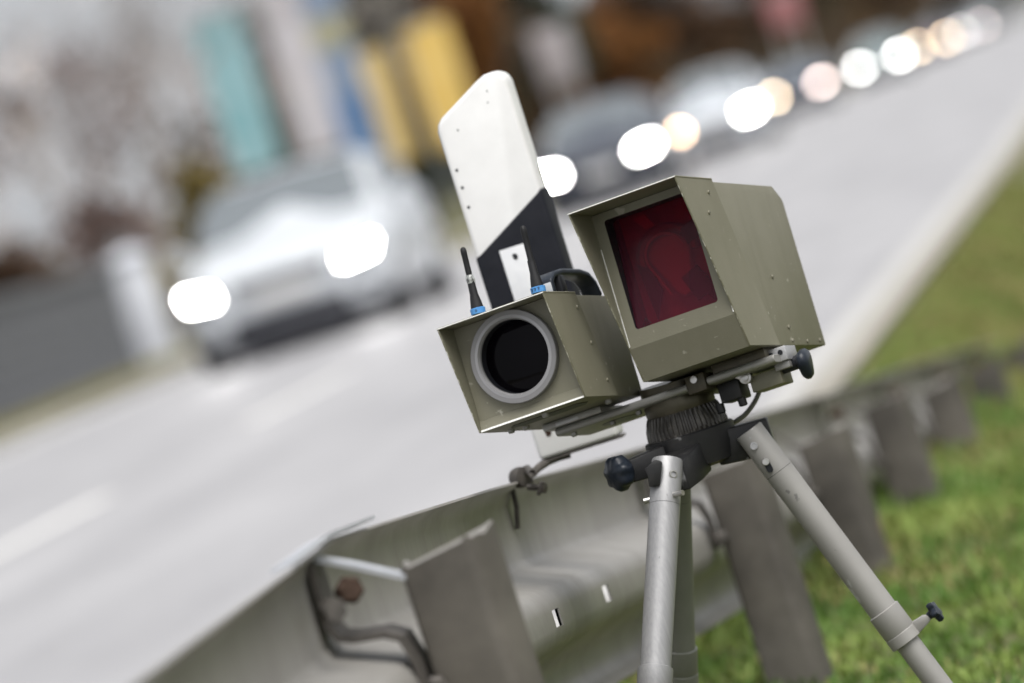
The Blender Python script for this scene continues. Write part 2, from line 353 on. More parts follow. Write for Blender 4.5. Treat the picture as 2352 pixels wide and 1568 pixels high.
for y in ys:
    e = edge(y)
    xs = [-1500, -400, -120, -40, -14, -9.42, -9.38, e - .3, e - .01, e, e + .15, e + .3, e + .45, e + .6, e + .75, e + .9, 1.2, 2, 3, 5, 9, 20, 60, 300, 1500]
    rows.append([(x, y, ground_z(x, y)) for x in xs])
nx = len(rows[0])
g.add([p for r in rows for p in r], [(j*nx+i, j*nx+i+1, (j+1)*nx+i+1, (j+1)*nx+i) for j in range(len(rows)-1) for i in range(nx-1)])
struct(g.build('ground', M['soil'], smooth=60))
def strip(name, m, x0, x1, yy, z, parent=None, kind=True):
    b = MB(); n = len(yy)
    b.add([(x0(y), y, z) for y in yy] + [(x1(y), y, z) for y in yy], [(i, n+i, n+i+1, i+1) for i in range(n-1)])
    o = b.build(name, m, parent, smooth=0)
    if kind and parent is None: struct(o)
    return o
yr = [-40, 0, 5, 10, 18, 28, 40, 60, 100, 200, 420, 900, 1800]
road = strip('road', M['asphalt'], lambda y: -9.3, lambda y: edge(y) + .02, yr, 0)
strip('edge_line', M['paint_worn'], lambda y: edge(y) - .22, lambda y: edge(y) - .10, yr, .004, road)
strip('far_edge_line', M['paint'], lambda y: -9.12, lambda y: -8.98, yr, .004, road)
strip('gritty_shoulder', M['sand'], lambda y: edge(y) - .09, lambda y: edge(y) + .03, yr, .004, road)
y0 = 24.8; dash = None
for k in range(50):
    ya = y0 - 18 + k * 9.0; q = MB()
    if dash is None:
        q.add([(-5.28, -2.2, .004), (-5.14, -2.2, .004), (-5.14, 2.2, .004), (-5.28, 2.2, .004)], [(0, 1, 2, 3)])
        dash = q.build('lane_dash', M['paint'], road, smooth=0); dash.location = (0, ya, 0)
    else:
        c = dash.copy(); COL.objects.link(c); c.parent = road; c.location = (0, ya, 0)
b = MB(); b.box((-9.45, -40, -.05), (-9.3, 1500, .10)); struct(b.build('kerb', M['kerb'], bevel=.015))
strip('verge', M['verge'], lambda y: -10.35, lambda y: -9.45, yr, .085)
strip('pavement', M['pave'], lambda y: -12.2, lambda y: -10.35, yr, .090)

# grass blades on the near bank (too many to count)
def grass(name, n, xr, yrr, hmin, hmax, seed, wid, dens=1.0):
    r = np.random.default_rng(seed)
    y = yrr[0] + (yrr[1] - yrr[0]) * r.random(n) ** 1.25
    e = np.interp(y, [a for a, _ in EDGE], [b for _, b in EDGE])
    x = e + .06 + (xr - e) * r.random(n) ** 1.15
    t = np.clip((x - e) / .9, 0, 1); gz = np.interp(y, [a for a, _ in GZ], [b for _, b in GZ])
    z = -.012 + (gz + .012) * t * t * (3 - 2 * t)
    clump = .55 + .9 * (.5 + .5 * np.sin(x * 9 + 2 * np.sin(y * 5)) * np.sin(y * 6.5 + 1.5 * np.sin(x * 7)))
    h = (hmin + (hmax - hmin) * r.random(n)) * clump; h *= np.clip((x - e) / .25, .35, 1)
    a = r.random(n) * 6.283; lean = h * (.25 + .9 * r.random(n)); la = r.random(n) * 6.283
    w = wid * (.6 + .8 * r.random(n)) * (1 + y / 25)
    dx, dy = np.cos(a) * w / 2, np.sin(a) * w / 2; lx, ly = np.cos(la) * lean, np.sin(la) * lean
    V = np.empty((n, 5, 3))
    V[:, 0] = np.stack([x - dx, y - dy, z - .01], 1); V[:, 1] = np.stack([x + dx, y + dy, z - .01], 1)
    V[:, 2] = np.stack([x + dx * .8 + lx * .35, y + dy * .8 + ly * .35, z + h * .6], 1); V[:, 3] = np.stack([x - dx * .8 + lx * .35, y - dy * .8 + ly * .35, z + h * .6], 1)
    V[:, 4] = np.stack([x + lx, y + ly, z + h], 1)
    me = bpy.data.meshes.new(name); me.vertices.add(n * 5); me.vertices.foreach_set('co', V.ravel())
    base = (np.arange(n) * 5)[:, None]
    loops = np.concatenate([base + np.array([0, 1, 2, 3]), base + np.array([3, 2, 4])], 1).ravel()
    me.loops.add(n * 7); me.loops.foreach_set('vertex_index', loops)
    st = np.stack([np.arange(n) * 7, np.arange(n) * 7 + 4], 1).ravel()
    me.polygons.add(n * 2); me.polygons.foreach_set('loop_start', st)
    me.materials.append(M['grass_a']); me.materials.append(M['grass_b'])
    dry = (r.random(n) < (.06 + .5 * np.clip((y - 13) / 8, 0, 1) + .28 * (np.sin(x * 4.3 + 1) * np.sin(y * 2.1) > .2))).astype(int)
    me.polygons.foreach_set('material_index', np.repeat(dry, 2)); me.update(calc_edges=True)
    o = bpy.data.objects.new(name, me); COL.objects.link(o); return struct(o, 'stuff')
grass('grass', 330000, 2.6, (3.0, 34), .012, .036, 3, .0045)
b = MB()
r = np.random.default_rng(5)
for k in range(9000):
    x = -10.34 + .87 * r.random(); y = 12 + 120 * r.random() ** 1.3; h = .04 + .08 * r.random(); a = r.random() * 6.28; w = .02
    b.add([(x - math.cos(a) * w, y - math.sin(a) * w, .08), (x + math.cos(a) * w, y + math.sin(a) * w, .08), (x + r.normal() * .03, y + r.normal() * .03, .08 + h)], [(0, 1, 2)])
struct(b.build('verge_grass', M['grass_b'], smooth=0, fix=False), 'stuff')

# ------------------------------------------------------------------ roadside beyond: wall, gatepost, hedges, trees, banners
def wall_beyond():
    t = thing('garden_wall', 'low grey block wall running along the far pavement left of the white car', 'wall', (-11.1, 50, .09))
    rnd = random.Random(4); base = MB().box((-.12, 0, 0), (.12, .58, .17)).build('block', M['wall'], t, bevel=.008)
    base.location = (0, -16, 0); first = True
    for row in range(6):
        for k in range(46):
            y = -16 + k * .6 + (.3 if row % 2 else 0)
            if y > 11.4: continue
            if first: first = False; continue
            c = base.copy(); COL.objects.link(c); c.parent = t; c.location = (rnd.uniform(-.006, .006), y, row * .18)
    MB().box((-.17, -16, 1.08), (.17, 11.7, 1.16)).build('coping', M['wall_cap'], t, bevel=.01)
    return t
wall_beyond()
p = at(372, 835, 62); gp = thing('gate_pillar', 'pale rendered gate pillar at the end of the low grey wall', 'pillar', (p.x, p.y, .09))
MB().box((-.19, -.19, 0), (.19, .19, 1.12)).build('shaft', M['pillar'], gp, bevel=.01)
MB().box((-.23, -.23, 1.12), (.23, .23, 1.18)).add([(-.22, -.22, 1.18), (.22, -.22, 1.18), (.22, .22, 1.18), (-.22, .22, 1.18), (0, 0, 1.27)], [(0, 1, 4), (1, 2, 4), (2, 3, 4), (3, 0, 4)]).build('cap', M['pillar'], gp)

def leaf_cloud(blobs, n, size, seed, up=.0):
    r = np.random.default_rng(seed); w = np.array([b[3] * b[4] * b[5] for b in blobs]) ** .8; w /= w.sum()
    k = r.choice(len(blobs), n, p=w); B = np.array(blobs)[k]
    d = r.normal(size=(n, 3)); d /= np.linalg.norm(d, axis=1)[:, None]; rad = r.random(n) ** .45 * (.8 + .35 * r.random(n))
    P = B[:, :3] + d * B[:, 3:6] * rad[:, None]
    a = r.normal(size=(n, 3)); a /= np.linalg.norm(a, axis=1)[:, None]; c = np.cross(a, r.normal(size=(n, 3))); c /= np.linalg.norm(c, axis=1)[:, None]
    s = size * (.5 + r.random(n))[:, None]
    V = np.stack([P - a * s, P + c * s * .55, P + a * s, P - c * s * .55], 1).reshape(-1, 3)
    me = bpy.data.meshes.new('crown'); me.vertices.add(n * 4); me.vertices.foreach_set('co', V.ravel())
    me.loops.add(n * 4); me.loops.foreach_set('vertex_index', np.arange(n * 4)); me.polygons.add(n); me.polygons.foreach_set('loop_start', np.arange(n) * 4)
    me.update(calc_edges=True); return me
def branches(b, p, d, L, r, depth, rnd, spread=.55, nmin=2, nmax=4, sides=5):
    p = Vector(p); d = Vector(d).normalized(); q = p + d * L
    b.tube(p, q, r, r * .62, max(3, sides))
    if depth == 0: return
    for k in range(rnd.randint(nmin, nmax)):
        f = 1 if k == 0 else rnd.uniform(.45, 1)
        nd = (d + Vector((rnd.gauss(0, spread), rnd.gauss(0, spread), rnd.gauss(.12, spread * .6)))).normalized()
        branches(b, p + d * L * f, nd, L * rnd.uniform(.62, .85), r * .58 * (1 if k == 0 else .8), depth - 1, rnd, spread, nmin, nmax, sides - 1)
def leafy(name, label, cat, loc, kind, h, w, seed, n=5000, group=None):
    rnd = random.Random(seed); t = thing(name, label, cat, loc, group)
    tr = MB(); branches(tr, (0, 0, -.1), (0, 0, 1), h * .34, w * .06 + .05, 3, rnd, .45, 2, 3, 7); tr.build('trunk', M['bark_dark'], t, smooth=60, fix=False)
    bl = []
    if kind == 'cone':
        for i in range(14):
            f = i / 13; bl.append((rnd.gauss(0, w * .05), rnd.gauss(0, w * .05), h * (.12 + .84 * f), w * .5 * (1.02 - f) + .12, w * .5 * (1.02 - f) + .12, h * .07))
    else:
        for i in range(13):
            a = rnd.uniform(0, 6.28); q = rnd.uniform(0, .42) * w; z = h * rnd.uniform(.2 if kind == 'bush' else .35, .88)
            bl.append((math.cos(a) * q, math.sin(a) * q, z, w * rnd.uniform(.16, .28), w * rnd.uniform(.16, .28), h * rnd.uniform(.1, .18)))
    me = leaf_cloud(bl, n, .085 if h < 4 else .13, seed); return t, me
def leafy_thing(name, label, cat, loc, kind, mt, h, w, seed, n=5000, group=None):
    t, me = leafy(name, label, cat, loc, kind, h, w, seed, n, group); me.materials.append(M[mt])
    o = bpy.data.objects.new('crown', me); COL.objects.link(o); o.parent = t; return t
def gp_(px, py, Z, z=.05):
    q = at(px, py, Z); return (q.x, q.y, z)
# bare pale trees at the left
def bare_tree(label, loc, h, seed, group='bare pale trees behind the garden wall'):
    rnd = random.Random(seed); t = thing('bare_tree', label, 'tree', loc, group); b = MB()
    b.tube((0, 0, -.2), (0, 0, h * .22), h * .022, h * .019, 8); b.build('trunk', M['bark'], t, smooth=60, fix=False)
    c = MB()
    for k in range(5):
        a = k * 1.256 + rnd.uniform(-.3, .3)
        branches(c, (0, 0, h * .2), (math.cos(a) * .55, math.sin(a) * .55, 1), h * .21, h * .0050, 4, rnd, .5, 2, 3, 5)
    c.build('crown', M['bark'], t, smooth=0, fix=False)
    for nm, mt, n, sz in (('dry_leaves', 'leaf_pale', 420, .07), ('dead_leaf_clump', 'leaf_rosy', 900, .07)):
        me = leaf_cloud([(rnd.gauss(0, h * .2), rnd.gauss(0, h * .2), h * rnd.uniform(.3, .95), h * .085, h * .085, h * .08) for _ in range(7)], n, sz, seed); me.materials.append(M[mt])
        o = bpy.data.objects.new(nm, me); COL.objects.link(o); o.parent = t; o['kind'] = 'stuff'
    return t
bt = [('bare grey tree furthest left above the hedge and the wall', 30, 500, 84, 4.6), ('tall bare grey tree second from the left above the wall', 190, 450, 88, 8.0),
      ('bare grey tree above the ochre bush, left of the teal banner', 330, 430, 93, 9.0), ('bare grey tree close behind the teal banner', 470, 420, 110, 9.5),
      ('bare grey tree between the teal banner and the pale lilac banner', 640, 380, 122, 9.5)]
for k, (lb, px, py, Z, h) in enumerate(bt): bare_tree(lb, gp_(px, py, Z), h, 20 + k)
# hedge and bushes
leafy_thing('bush', 'brown autumn bush behind the wall at the left picture edge', 'bush', gp_(0, 640, 68), 'bush', 'leaf_brown', 2.2, 2.6, 41, 2600)
leafy_thing('bush', 'dark green and brown bush low behind the wall', 'bush', gp_(130, 640, 70), 'bush', 'leaf_hedge', 1.7, 2.4, 42, 3600)
leafy_thing('bush', 'small thin brown bush under the second bare tree', 'bush', gp_(235, 590, 76), 'bush', 'leaf_rosy', 2.3, 1.5, 43, 1300)
leafy_thing('bush', 'ochre yellow bush left of the white car roof', 'bush', gp_(440, 470, 90), 'bush', 'leaf_ochre', 2.6, 1.5, 44, 1500)
leafy_thing('bush', 'low olive bush between the wall and the white car', 'bush', gp_(330, 560, 72), 'bush', 'leaf_ochre', 1.3, 1.4, 45, 1200)
# hedge row and trees behind the banners and along the far side of the road
tl = [('evergreen_tree', 'dark evergreen tree behind the blue and the yellow banners', 880, 150, 150, 'cone', 'leaf_green', 10, 4.5),
      ('evergreen_tree', 'dark evergreen tree right behind the taller yellow banner', 1010, 150, 158, 'round', 'leaf_green', 9, 4.2),
      ('autumn_tree', 'rust orange tree just right of the yellow banners', 1100, 180, 150, 'round', 'leaf_orange', 7, 2.6),
      ('evergreen_tree', 'dark evergreen tree above the pale roadside board', 1230, 120, 185, 'round', 'leaf_green', 9, 5.2),
      ('autumn_tree', 'dark brown tree left of the pale roadside board', 1180, 200, 165, 'round', 'leaf_brown', 5.5, 2.8),
      ('autumn_tree', 'rust orange tree just right of the pale roadside board', 1400, 150, 190, 'round', 'leaf_orange', 5.2, 3.4),
      ('autumn_tree', 'dark brown tree left of the pink sign', 1560, 80, 225, 'round', 'leaf_brown', 9, 5.5),
      ('autumn_tree', 'dark brown tree behind the pink sign', 1720, 40, 255, 'round', 'leaf_brown', 10, 6),
      ('evergreen_tree', 'dark evergreen tree right of the pink sign', 1900, 20, 290, 'round', 'leaf_hedge', 10, 6),
      ('autumn_tree', 'brown tree second from the end of the row of traffic', 2050, 0, 330, 'round', 'leaf_brown', 10, 7),
      ('autumn_tree', 'farthest brown tree over the last cars in the row', 2200, -30, 390, 'round', 'leaf_brown', 11, 8)]
for k, (nm, lb, px, py, Z, kd, mt, h, w) in enumerate(tl):
    leafy_thing(nm, lb, 'tree', gp_(px, py, Z), kd, mt, h, w, 60 + k, 6500)
b = None
for k in range(1):
    rr = np.random.default_rng(9); bl = []
    for i in range(90):
        y = 118 + 560 * (i / 90) ** 1.4; bl.append((-17.5 + rr.normal() * .8 - (y - 118) * .004, y, rr.uniform(.6, 3.0) * (1 + y / 500), 1.3, 4 + y * .02, 1.1 * (1 + y / 500)))
    me = leaf_cloud(bl, 30000, .22, 9); me.materials.append(M['leaf_hedge']); me.materials.append(M['leaf_brown'])
    me.polygons.foreach_set('material_index', (rr.random(len(me.polygons)) < .45).astype(int))
    o = bpy.data.objects.new('distant_hedge', me); COL.objects.link(o); struct(o, 'stuff')
    bl = []
    for i in range(120):
        x = -80 + 220 * i / 119; bl.append((x, 760 + rr.normal() * 12, rr.uniform(2, 12), 5, 5, 3.5))
    for i in range(160):
        y = 110 + 640 * i / 159; bl.append((-34 + rr.normal() * 4 - y * .02, y, rr.uniform(2, 11), 3, 5, 3)) if y > 290 else None
    me = leaf_cloud(bl, 26000, .8, 10); me.materials.append(M['leaf_brown']); me.materials.append(M['leaf_green'])
    me.polygons.foreach_set('material_index', (rr.random(len(me.polygons)) < .4).astype(int))
    o = bpy.data.objects.new('distant_wood', me); COL.objects.link(o); struct(o, 'stuff')

def banner(label, px, py, Z, w, ztop, zbot, bands, group='upright advertising banners beyond the road'):
    q = at(px, py, Z); t = thing('banner', label, 'banner', (q.x, q.y, .05), group)
    MB().tube((-w/2 - .04, 0, 0), (-w/2 - .04, 0, ztop + .1), .035, .025, 10).build('pole', M['flag_pole'], t)
    MB().tube((-w/2 - .04, 0, ztop + .02), (w/2, 0, ztop + .02), .016, .016, 8).build('cross_arm', M['flag_pole'], t)
    for z1, z0, mt in bands:
        b = MB(); n, k = 10, 8
        def cloth(i, j, s):
            x = -w/2 + w * i / n; z = z0 + (z1 - z0) * j / k
            return (x, .05 * math.sin(i * .9 + z * 1.3) + s, z)
        for s in (0, .006):
            b.add([cloth(i, j, s) for j in range(k+1) for i in range(n+1)], [(j*(n+1)+i, j*(n+1)+i+1, (j+1)*(n+1)+i+1, (j+1)*(n+1)+i) for j in range(k) for i in range(n)])
        b.build('cloth', M[mt], t, smooth=60, fix=False)
    return t
banner('tall teal banner with a paler middle above the white car', 540, 200, 100, .82, 5.0, 2.2, [(5.0, 2.2, 'teal')])
banner('pale lilac banner right of the teal banner', 685, 150, 110, .75, 6.2, 2.3, [(6.2, 2.3, 'lilac')])
banner('banner with grey blue, sandy and deep blue bands', 792, 200, 115, .85, 6.4, 1.9, [(6.4, 4.9, 'flag_greyblue'), (4.9, 4.3, 'flag_dull'), (4.3, 3.3, 'flag_greyblue'), (3.3, 1.9, 'flag_blue')])
banner('shorter sandy yellow banner left of the golden yellow one', 885, 240, 120, .62, 4.15, 1.7, [(4.15, 1.7, 'flag_sand')])
banner('wide golden yellow banner with the post tip below it', 1014, 190, 125, 1.0, 4.5, 1.7, [(4.5, 1.7, 'flag_yellow')])
def board(label, px, py, Z, w, z0, z1, mt):
    q = at(px, py, Z); t = thing('roadside_sign', label, 'sign', (q.x, q.y, .05))
    for s in (-1, 1): MB().tube((s * w * .35, .06, 0), (s * w * .35, .06, z1 - .1), .04, .04, 8).build('leg', M['flag_pole'], t)
    MB().box((-w/2, -.02, z0), (w/2, .02, z1)).build('panel', M[mt], t, bevel=.01)
    MB().box((-w/2 - .03, -.03, z1), (w/2 + .03, .03, z1 + .05)).build('top_rail', M['flag_pole'], t)
board('pale square roadside board before the dark trees', 1275, 130, 150, 1.0, 2.6, 4.1, 'board')
board('pink roadside board high before the brown trees', 1800, 20, 200, 1.15, 2.7, 4.0, 'pink')

# ------------------------------------------------------------------ traffic
def car_parts(root, paint, lamps, H=1.47, Wd=1.80, L=4.35, rw=1.0):
    """front of the car at y=0, car runs to y=L"""
    hw = Wd / 2
    #      y,   half width, sill z, shoulder z, deck/roof z, roof half width
    st = [(0.00, .72*hw, .30, .62, .72, .62*hw), (.06, .87*hw, .24, .68, .80, .76*hw), (.22, .96*hw, .20, .74, .87, .82*hw), (.62, 1.0*hw, .19, .82, .94, .82*hw),
          (1.05, 1.0*hw, .19, .87, .99, .80*hw), (1.22, 1.0*hw, .19, .89, 1.03, .79*hw), (1.88, 1.0*hw, .19, .92, H-.06, .66*hw), (2.25, 1.0*hw, .19, .93, H, .65*hw),
          (3.15, 1.0*hw, .19, .96, H-.02, .64*hw), (3.75, .99*hw, .20, .97, H-.14, .60*hw), (4.12, .95*hw, .24, .92, 1.02, .70*hw), (4.30, .88*hw, .32, .80, .88, .72*hw), (4.35, .80*hw, .42, .70, .76, .70*hw)]
    st = [(y * L / 4.35, *r) for y, *r in st]
    st = [(y, w, a, c_, d_, q * (1 + (rw - 1) * (1.6 < y < 4))) for y, w, a, c_, d_, q in st]
    b = MB(); ring = []
    for y, w, zs, zb, zt, wr in st:
        half = [(0, zs), (w*.8, zs), (w*.97, zs+.09), (w, (zs+zb)/2), (w*.985, zb), (wr + (w - wr)*.12, zb + (zt - zb)*.8), (wr*.86, zt - .01), (0, zt + .015)]
        ring.append([(x, y, z) for x, z in half] + [(-x, y, z) for x, z in half[-2:0:-1]])
    n = len(ring[0])
    b.add([p for r in ring for p in r], [(i*n+k, i*n+(k+1) % n, (i+1)*n+(k+1) % n, (i+1)*n+k) for i in range(len(ring)-1) for k in range(n)] + [tuple(range(n))[::-1], tuple((len(ring)-1)*n+k for k in range(n))])
    body = b.build('body', paint, root, smooth=50)
    k = L / 4.35
    def quad4(pts, off=.012):
        a = [Vector(p) for p in pts]; nn = (a[1]-a[0]).cross(a[-1]-a[0]).normalized()
        c = sum(a, Vector()) / len(a)
        if nn.dot(c - Vector((0, 2.4, .7))) < 0: nn = -nn
        return [p + nn * off for p in a] + [p - nn * .02 for p in a]
    def pane(name, pts, off=.012, m=M['glass'], par=root):
        v = quad4(pts, off); n = len(pts); f = [tuple(range(n)), tuple(range(2*n-1, n-1, -1))] + [(i, (i+1) % n, n+(i+1) % n, n+i) for i in range(n)]
        return MB().add(v, f).build(name, m, par)
    pane('windscreen', [(-.80*hw, 1.26*k, 1.03), (.80*hw, 1.26*k, 1.03), (.62*rw*hw, 1.86*k, H-.055), (0, 1.84*k, H-.03), (-.62*rw*hw, 1.86*k, H-.055)], .02)
    pane('rear_window', [(-.60*hw, 3.80*k, H-.19), (.60*hw, 3.80*k, H-.19), (.66*hw, 4.06*k, 1.08), (-.66*hw, 4.06*k, 1.08)], .02)
    for s in (-1, 1):
        pane('side_window', [(s*.93*hw, 1.52*k, .98), (s*.93*hw, 2.5*k, 1.0), (s*min(.9, .735*rw)*hw, 2.5*k, H-.12), (s*min(.9, .755*rw)*hw, 1.98*k, H-.15)], .014)
        pane('side_window', [(s*.93*hw, 2.56*k, 1.0), (s*.93*hw, 3.5*k, 1.03), (s*min(.9, .74*rw)*hw, 3.3*k, H-.14), (s*min(.9, .735*rw)*hw, 2.56*k, H-.12)], .014)
        MB().lathe([(.02, 0), (.085, .02), (.1, .07), (.06, .13)], (s*(hw+.10), 1.50*k, 1.02), (0, 1, 0), 12).build('mirror', paint, root)
        hl = MB()
        hl.add([(s*.60*hw, .03, .60), (s*.86*hw, .13, .62), (s*.90*hw, .22, .72), (s*.62*hw, .06, .69), (s*.60*hw, .11, .60), (s*.86*hw, .2, .62), (s*.9*hw, .3, .72), (s*.62*hw, .14, .69)],
               [(0, 1, 2, 3), (4, 7, 6, 5), (0, 4, 5, 1), (1, 5, 6, 2), (2, 6, 7, 3), (3, 7, 4, 0)]); hl.m = [0] + [1] * 5
        hl.v = [(x, y - .12, z) for x, y, z in hl.v]
        hl.build('headlight', [lamps[0 if s < 0 else 1], M['trim']], root)
        MB().lathe([(.0, -.004), (.055, 0), (.055, .03)], (s*.78*hw, .0, .36), (0, 1, 0), 12).build('fog_lamp', lamps[0] if s < 0 and lamps[0] is M['lamp_amber'] else M['trim'], root)
        for yw in (.82*k, 3.42*k):
            w = MB().lathe([(.18, -.10), (.30, -.11), (.325, -.07), (.325, .07), (.30, .11), (.18, .10)], (s*(hw-.10), yw, .325), (1, 0, 0), 22).build('wheel', M['tyre'], root)
            rb = MB(); x0 = s*(hw+.005)
            rb.lathe([(.20, 0), (.19, .02)], (s*(hw-.0), yw, .325), (s, 0, 0), 20)
            for q in range(5):
                a = q*1.2566; rb.tube((x0+s*.02, yw, .325), (x0+s*.018, yw+math.cos(a)*.18, .325+math.sin(a)*.18), .03, .022, 6)
            rb.build('rim', M['rim'], w)
    MB().box((-.46*hw, -.014, .575), (.46*hw, .06, .69)).build('grille', M['trim'], root, bevel=.01)
    MB().box((-.56*hw, -.008, .08), (.56*hw, .60, .40)).build('intake_and_shade', M['trim'], root, bevel=.02)  # black block: air intake, enlarged to imitate the shade under the bumper
    MB().box((-.26, -.030, .45), (.26, .0, .56)).build('number_plate', M['plate'], root, bevel=.004)
    MB().box((-.8*hw, .25, .11), (.8*hw, L-.4, .20)).build('underbody', M['trim'], root)
    return root
M['lamp_far'] = mat('lit_headlamp_far', (.8, .8, .8), .2, emit=(1, .99, .96), estr=21)
F_ = M['lamp_far']
A, Bw, D_, Am = M['lamp_white'], M['lamp_warm'], M['lamp_dim'], M['lamp_amber']
GC = 'oncoming cars queued along the far lane'
cars = [('white family car with both headlights lit, nearest of the oncoming traffic', 640, 640, 48, 'p_white', (A, A), 1.52, 1.88, 4.5),
        ('dark slate car right behind the striped post, second in the line', 1372, 372, 80, 'p_slate', (A, A), 1.50, 1.84, 4.5),
        ('silver car with one dim amber lamp, third in the line', 1640, 291, 102, 'p_silver', (Am, A), 1.55, 1.84, 4.6),
        ('dark navy car with a warm headlight, fourth in the line', 1828, 202, 150, 'p_navy', (Bw, D_), 1.45, 1.8, 4.4),
        ('grey green car with two cool headlights, fifth in the line', 2020, 143, 186, 'p_green', (F_, F_), 1.6, 1.84, 4.5),
        ('plum coloured car with warm headlights, sixth in the line', 2140, 100, 250, 'p_plum', (Bw, Bw), 1.5, 1.8, 4.4),
        ('silver car with one dim headlight far down the line', 2213, 73, 340, 'p_silver', (F_, D_), 1.45, 1.8, 4.4),
        ('black car with its lamps off, last of the line', 2300, 50, 430, 'p_black', (M['rim'], M['rim']), 1.5, 1.8, 4.4)]
for lb, px, py, Z, pt, lm, H, Wd, L in cars:
    q = at(px, py, Z); t = thing('car', lb, 'car', (q.x if Z < 300 else -7.4, q.y, 0), GC)
    car_parts(t, M[pt], lm, H, Wd, L, 1.14 if Z < 60 else 1.0)

# ------------------------------------------------------------------ guardrail
RZ = [(-3, .61), (5.85, .61), (7.18, .54), (8.8, .447), (11.87, .277), (15.2, .10), (18.6, -.094), (24, -.388)]
RZ = [(1.08 * y, .92 - 1.08 * (.92 - z)) for y, z in RZ]
def rx(y): t = max(0, y - 6.5); return -.994 + (.03 * t * t / 4.24 if t < 2.12 else .03 * (t - 1.06))   # gently bent away from the road
def rz(y): return interp(y, RZ)
PROF = [(0, 0), (-.010, -.018), (-.028, -.027), (-.10, -.030), (-.117, -.020), (-.142, .043), (-.150, .050), (-.160, .054), (-.168, .055), (-.190, .055), (-.196, .054), (-.205, .050), (-.213, .043), (-.240, -.018), (-.256, -.029), (-.285, -.030), (-.300, -.02), (-.31, -.006)]
PROF = [(z * 1.07, x * 1.07) for z, x in PROF]
grd = thing('guardrail', 'weathered galvanised crash barrier beside the road, sloping down to the ground behind the tripod', 'guardrail', (-.994, 6.21, 0))
GO = Vector((-.994, 6.21, 0))
def beam(ya, yb, off=0, slots=(), top_curl=True):
    yy = sorted(set([ya, yb] + [y for y, _ in RZ if ya < y < yb] + list(np.arange(math.ceil(ya / .5) * .5, yb, .5)) + [s + d for s in slots for d in (-.036, .036)] + [7.56] * (ya < 7.56 < yb)))
    b = MB(); n = len(PROF); th = .0035
    for side in (0, 1):
        for y in yy:
            for i, (z, x) in enumerate(PROF):
                z0, x0 = PROF[max(0, i-1)]; z1, x1 = PROF[min(n-1, i+1)]; t = Vector((x1 - x0, 0, z1 - z0)).normalized(); nn = Vector((-t.z, 0, t.x))
                q = Vector((rx(y) + x + off, y, rz(y) + z)) + nn * (th * side)
                b.v.append(tuple(q))
    N = len(yy) * n
    hole = lambda j, i: any(abs((yy[j] + yy[j+1]) / 2 - s) < .036 for s in slots) and i == 8
    for j in range(len(yy) - 1):
        for i in range(n - 1):
            if hole(j, i): 
                for a, c in (((j, i), (j+1, i)), ((j+1, i), (j+1, i+1)), ((j+1, i+1), (j, i+1)), ((j, i+1), (j, i))):
                    p, q = a[0]*n + a[1], c[0]*n + c[1]; b.f.append([p, q, N+q, N+p]); b.m.append(0)
                continue
            p = j*n + i; b.f.append([p, p+1, p+1+n, p+n]); b.m.append(0)
            p += N; b.f.append([p, p+n, p+1+n, p+1]); b.m.append(0)
    for i in (0, n-1):
        for j in range(len(yy)-1): p = j*n + i; b.f.append([p, p+n, N+p+n, N+p]); b.m.append(0)
    for j in (0, len(yy)-1):
        for i in range(n-1): p = j*n + i; b.f.append([p, p+1, N+p+1, N+p]); b.m.append(0)
    return b.build('beam', M['galv'], grd, GO, smooth=40)
beam(-2.0, 2.2); beam(2.0, 6.46, .005); beam(6.26, 10.6, 0, (7.54, 8.10)); beam(10.4, 14.9, -.005); beam(14.7, 19.9, 0); beam(19.7, 24.0, .004); beam(23.8, 25.9, -.002)
def post(y, top):
    """rolled channel post, open to the road side, lips turned in, top edge battered"""
    x0 = rx(y) + .081; w, d, t, gz = .094, .065, .006, -.75
    rr = random.Random(int(y * 10)); P = []
    out = [(0, d), (0, .010), (.003, .003), (.010, 0), (w-.020, 0), (w-.013, .001), (w-.007, .005), (w-.002, .012), (w+.005, .030), (w+.014, d)]
    inn = [(w+.014-t, d), (w+.003-t, .032), (w-.012, .014), (w-.022, t), (.012, t), (t, .012), (t, d)]
    poly = out + inn; b = MB(); n = len(poly)
    jag = [rr.uniform(-.006, .004) for _ in range(n)]
    for a, c in poly: b.v.append((x0 + a, y + c, gz))
    for k, (a, c) in enumerate(poly): b.v.append((x0 + a, y + c, top + jag[k] + .012 * a / w))
    for k in range(n): j = (k+1) % n; b.f.append([k, j, n+j, n+k]); b.m.append(0)
    b.f.append(list(range(n))[::-1]); b.m.append(0); b.f.append(list(range(n, 2*n))); b.m.append(1)
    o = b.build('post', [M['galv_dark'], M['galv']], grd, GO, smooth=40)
    return x0
POSTS = [(y * 1.08, .92 - 1.08 * (.92 - z)) for y, z in [(1.2, .56), (2.7, .56), (4.2, .56), (5.75, .565), (8.75, .379), (10.26, .287), (11.75, .225), (13.3, .135), (14.9, .055), (16.5, -.02), (18.0, -.075), (19.6, -.165), (21.2, -.25), (22.8, -.34)]]
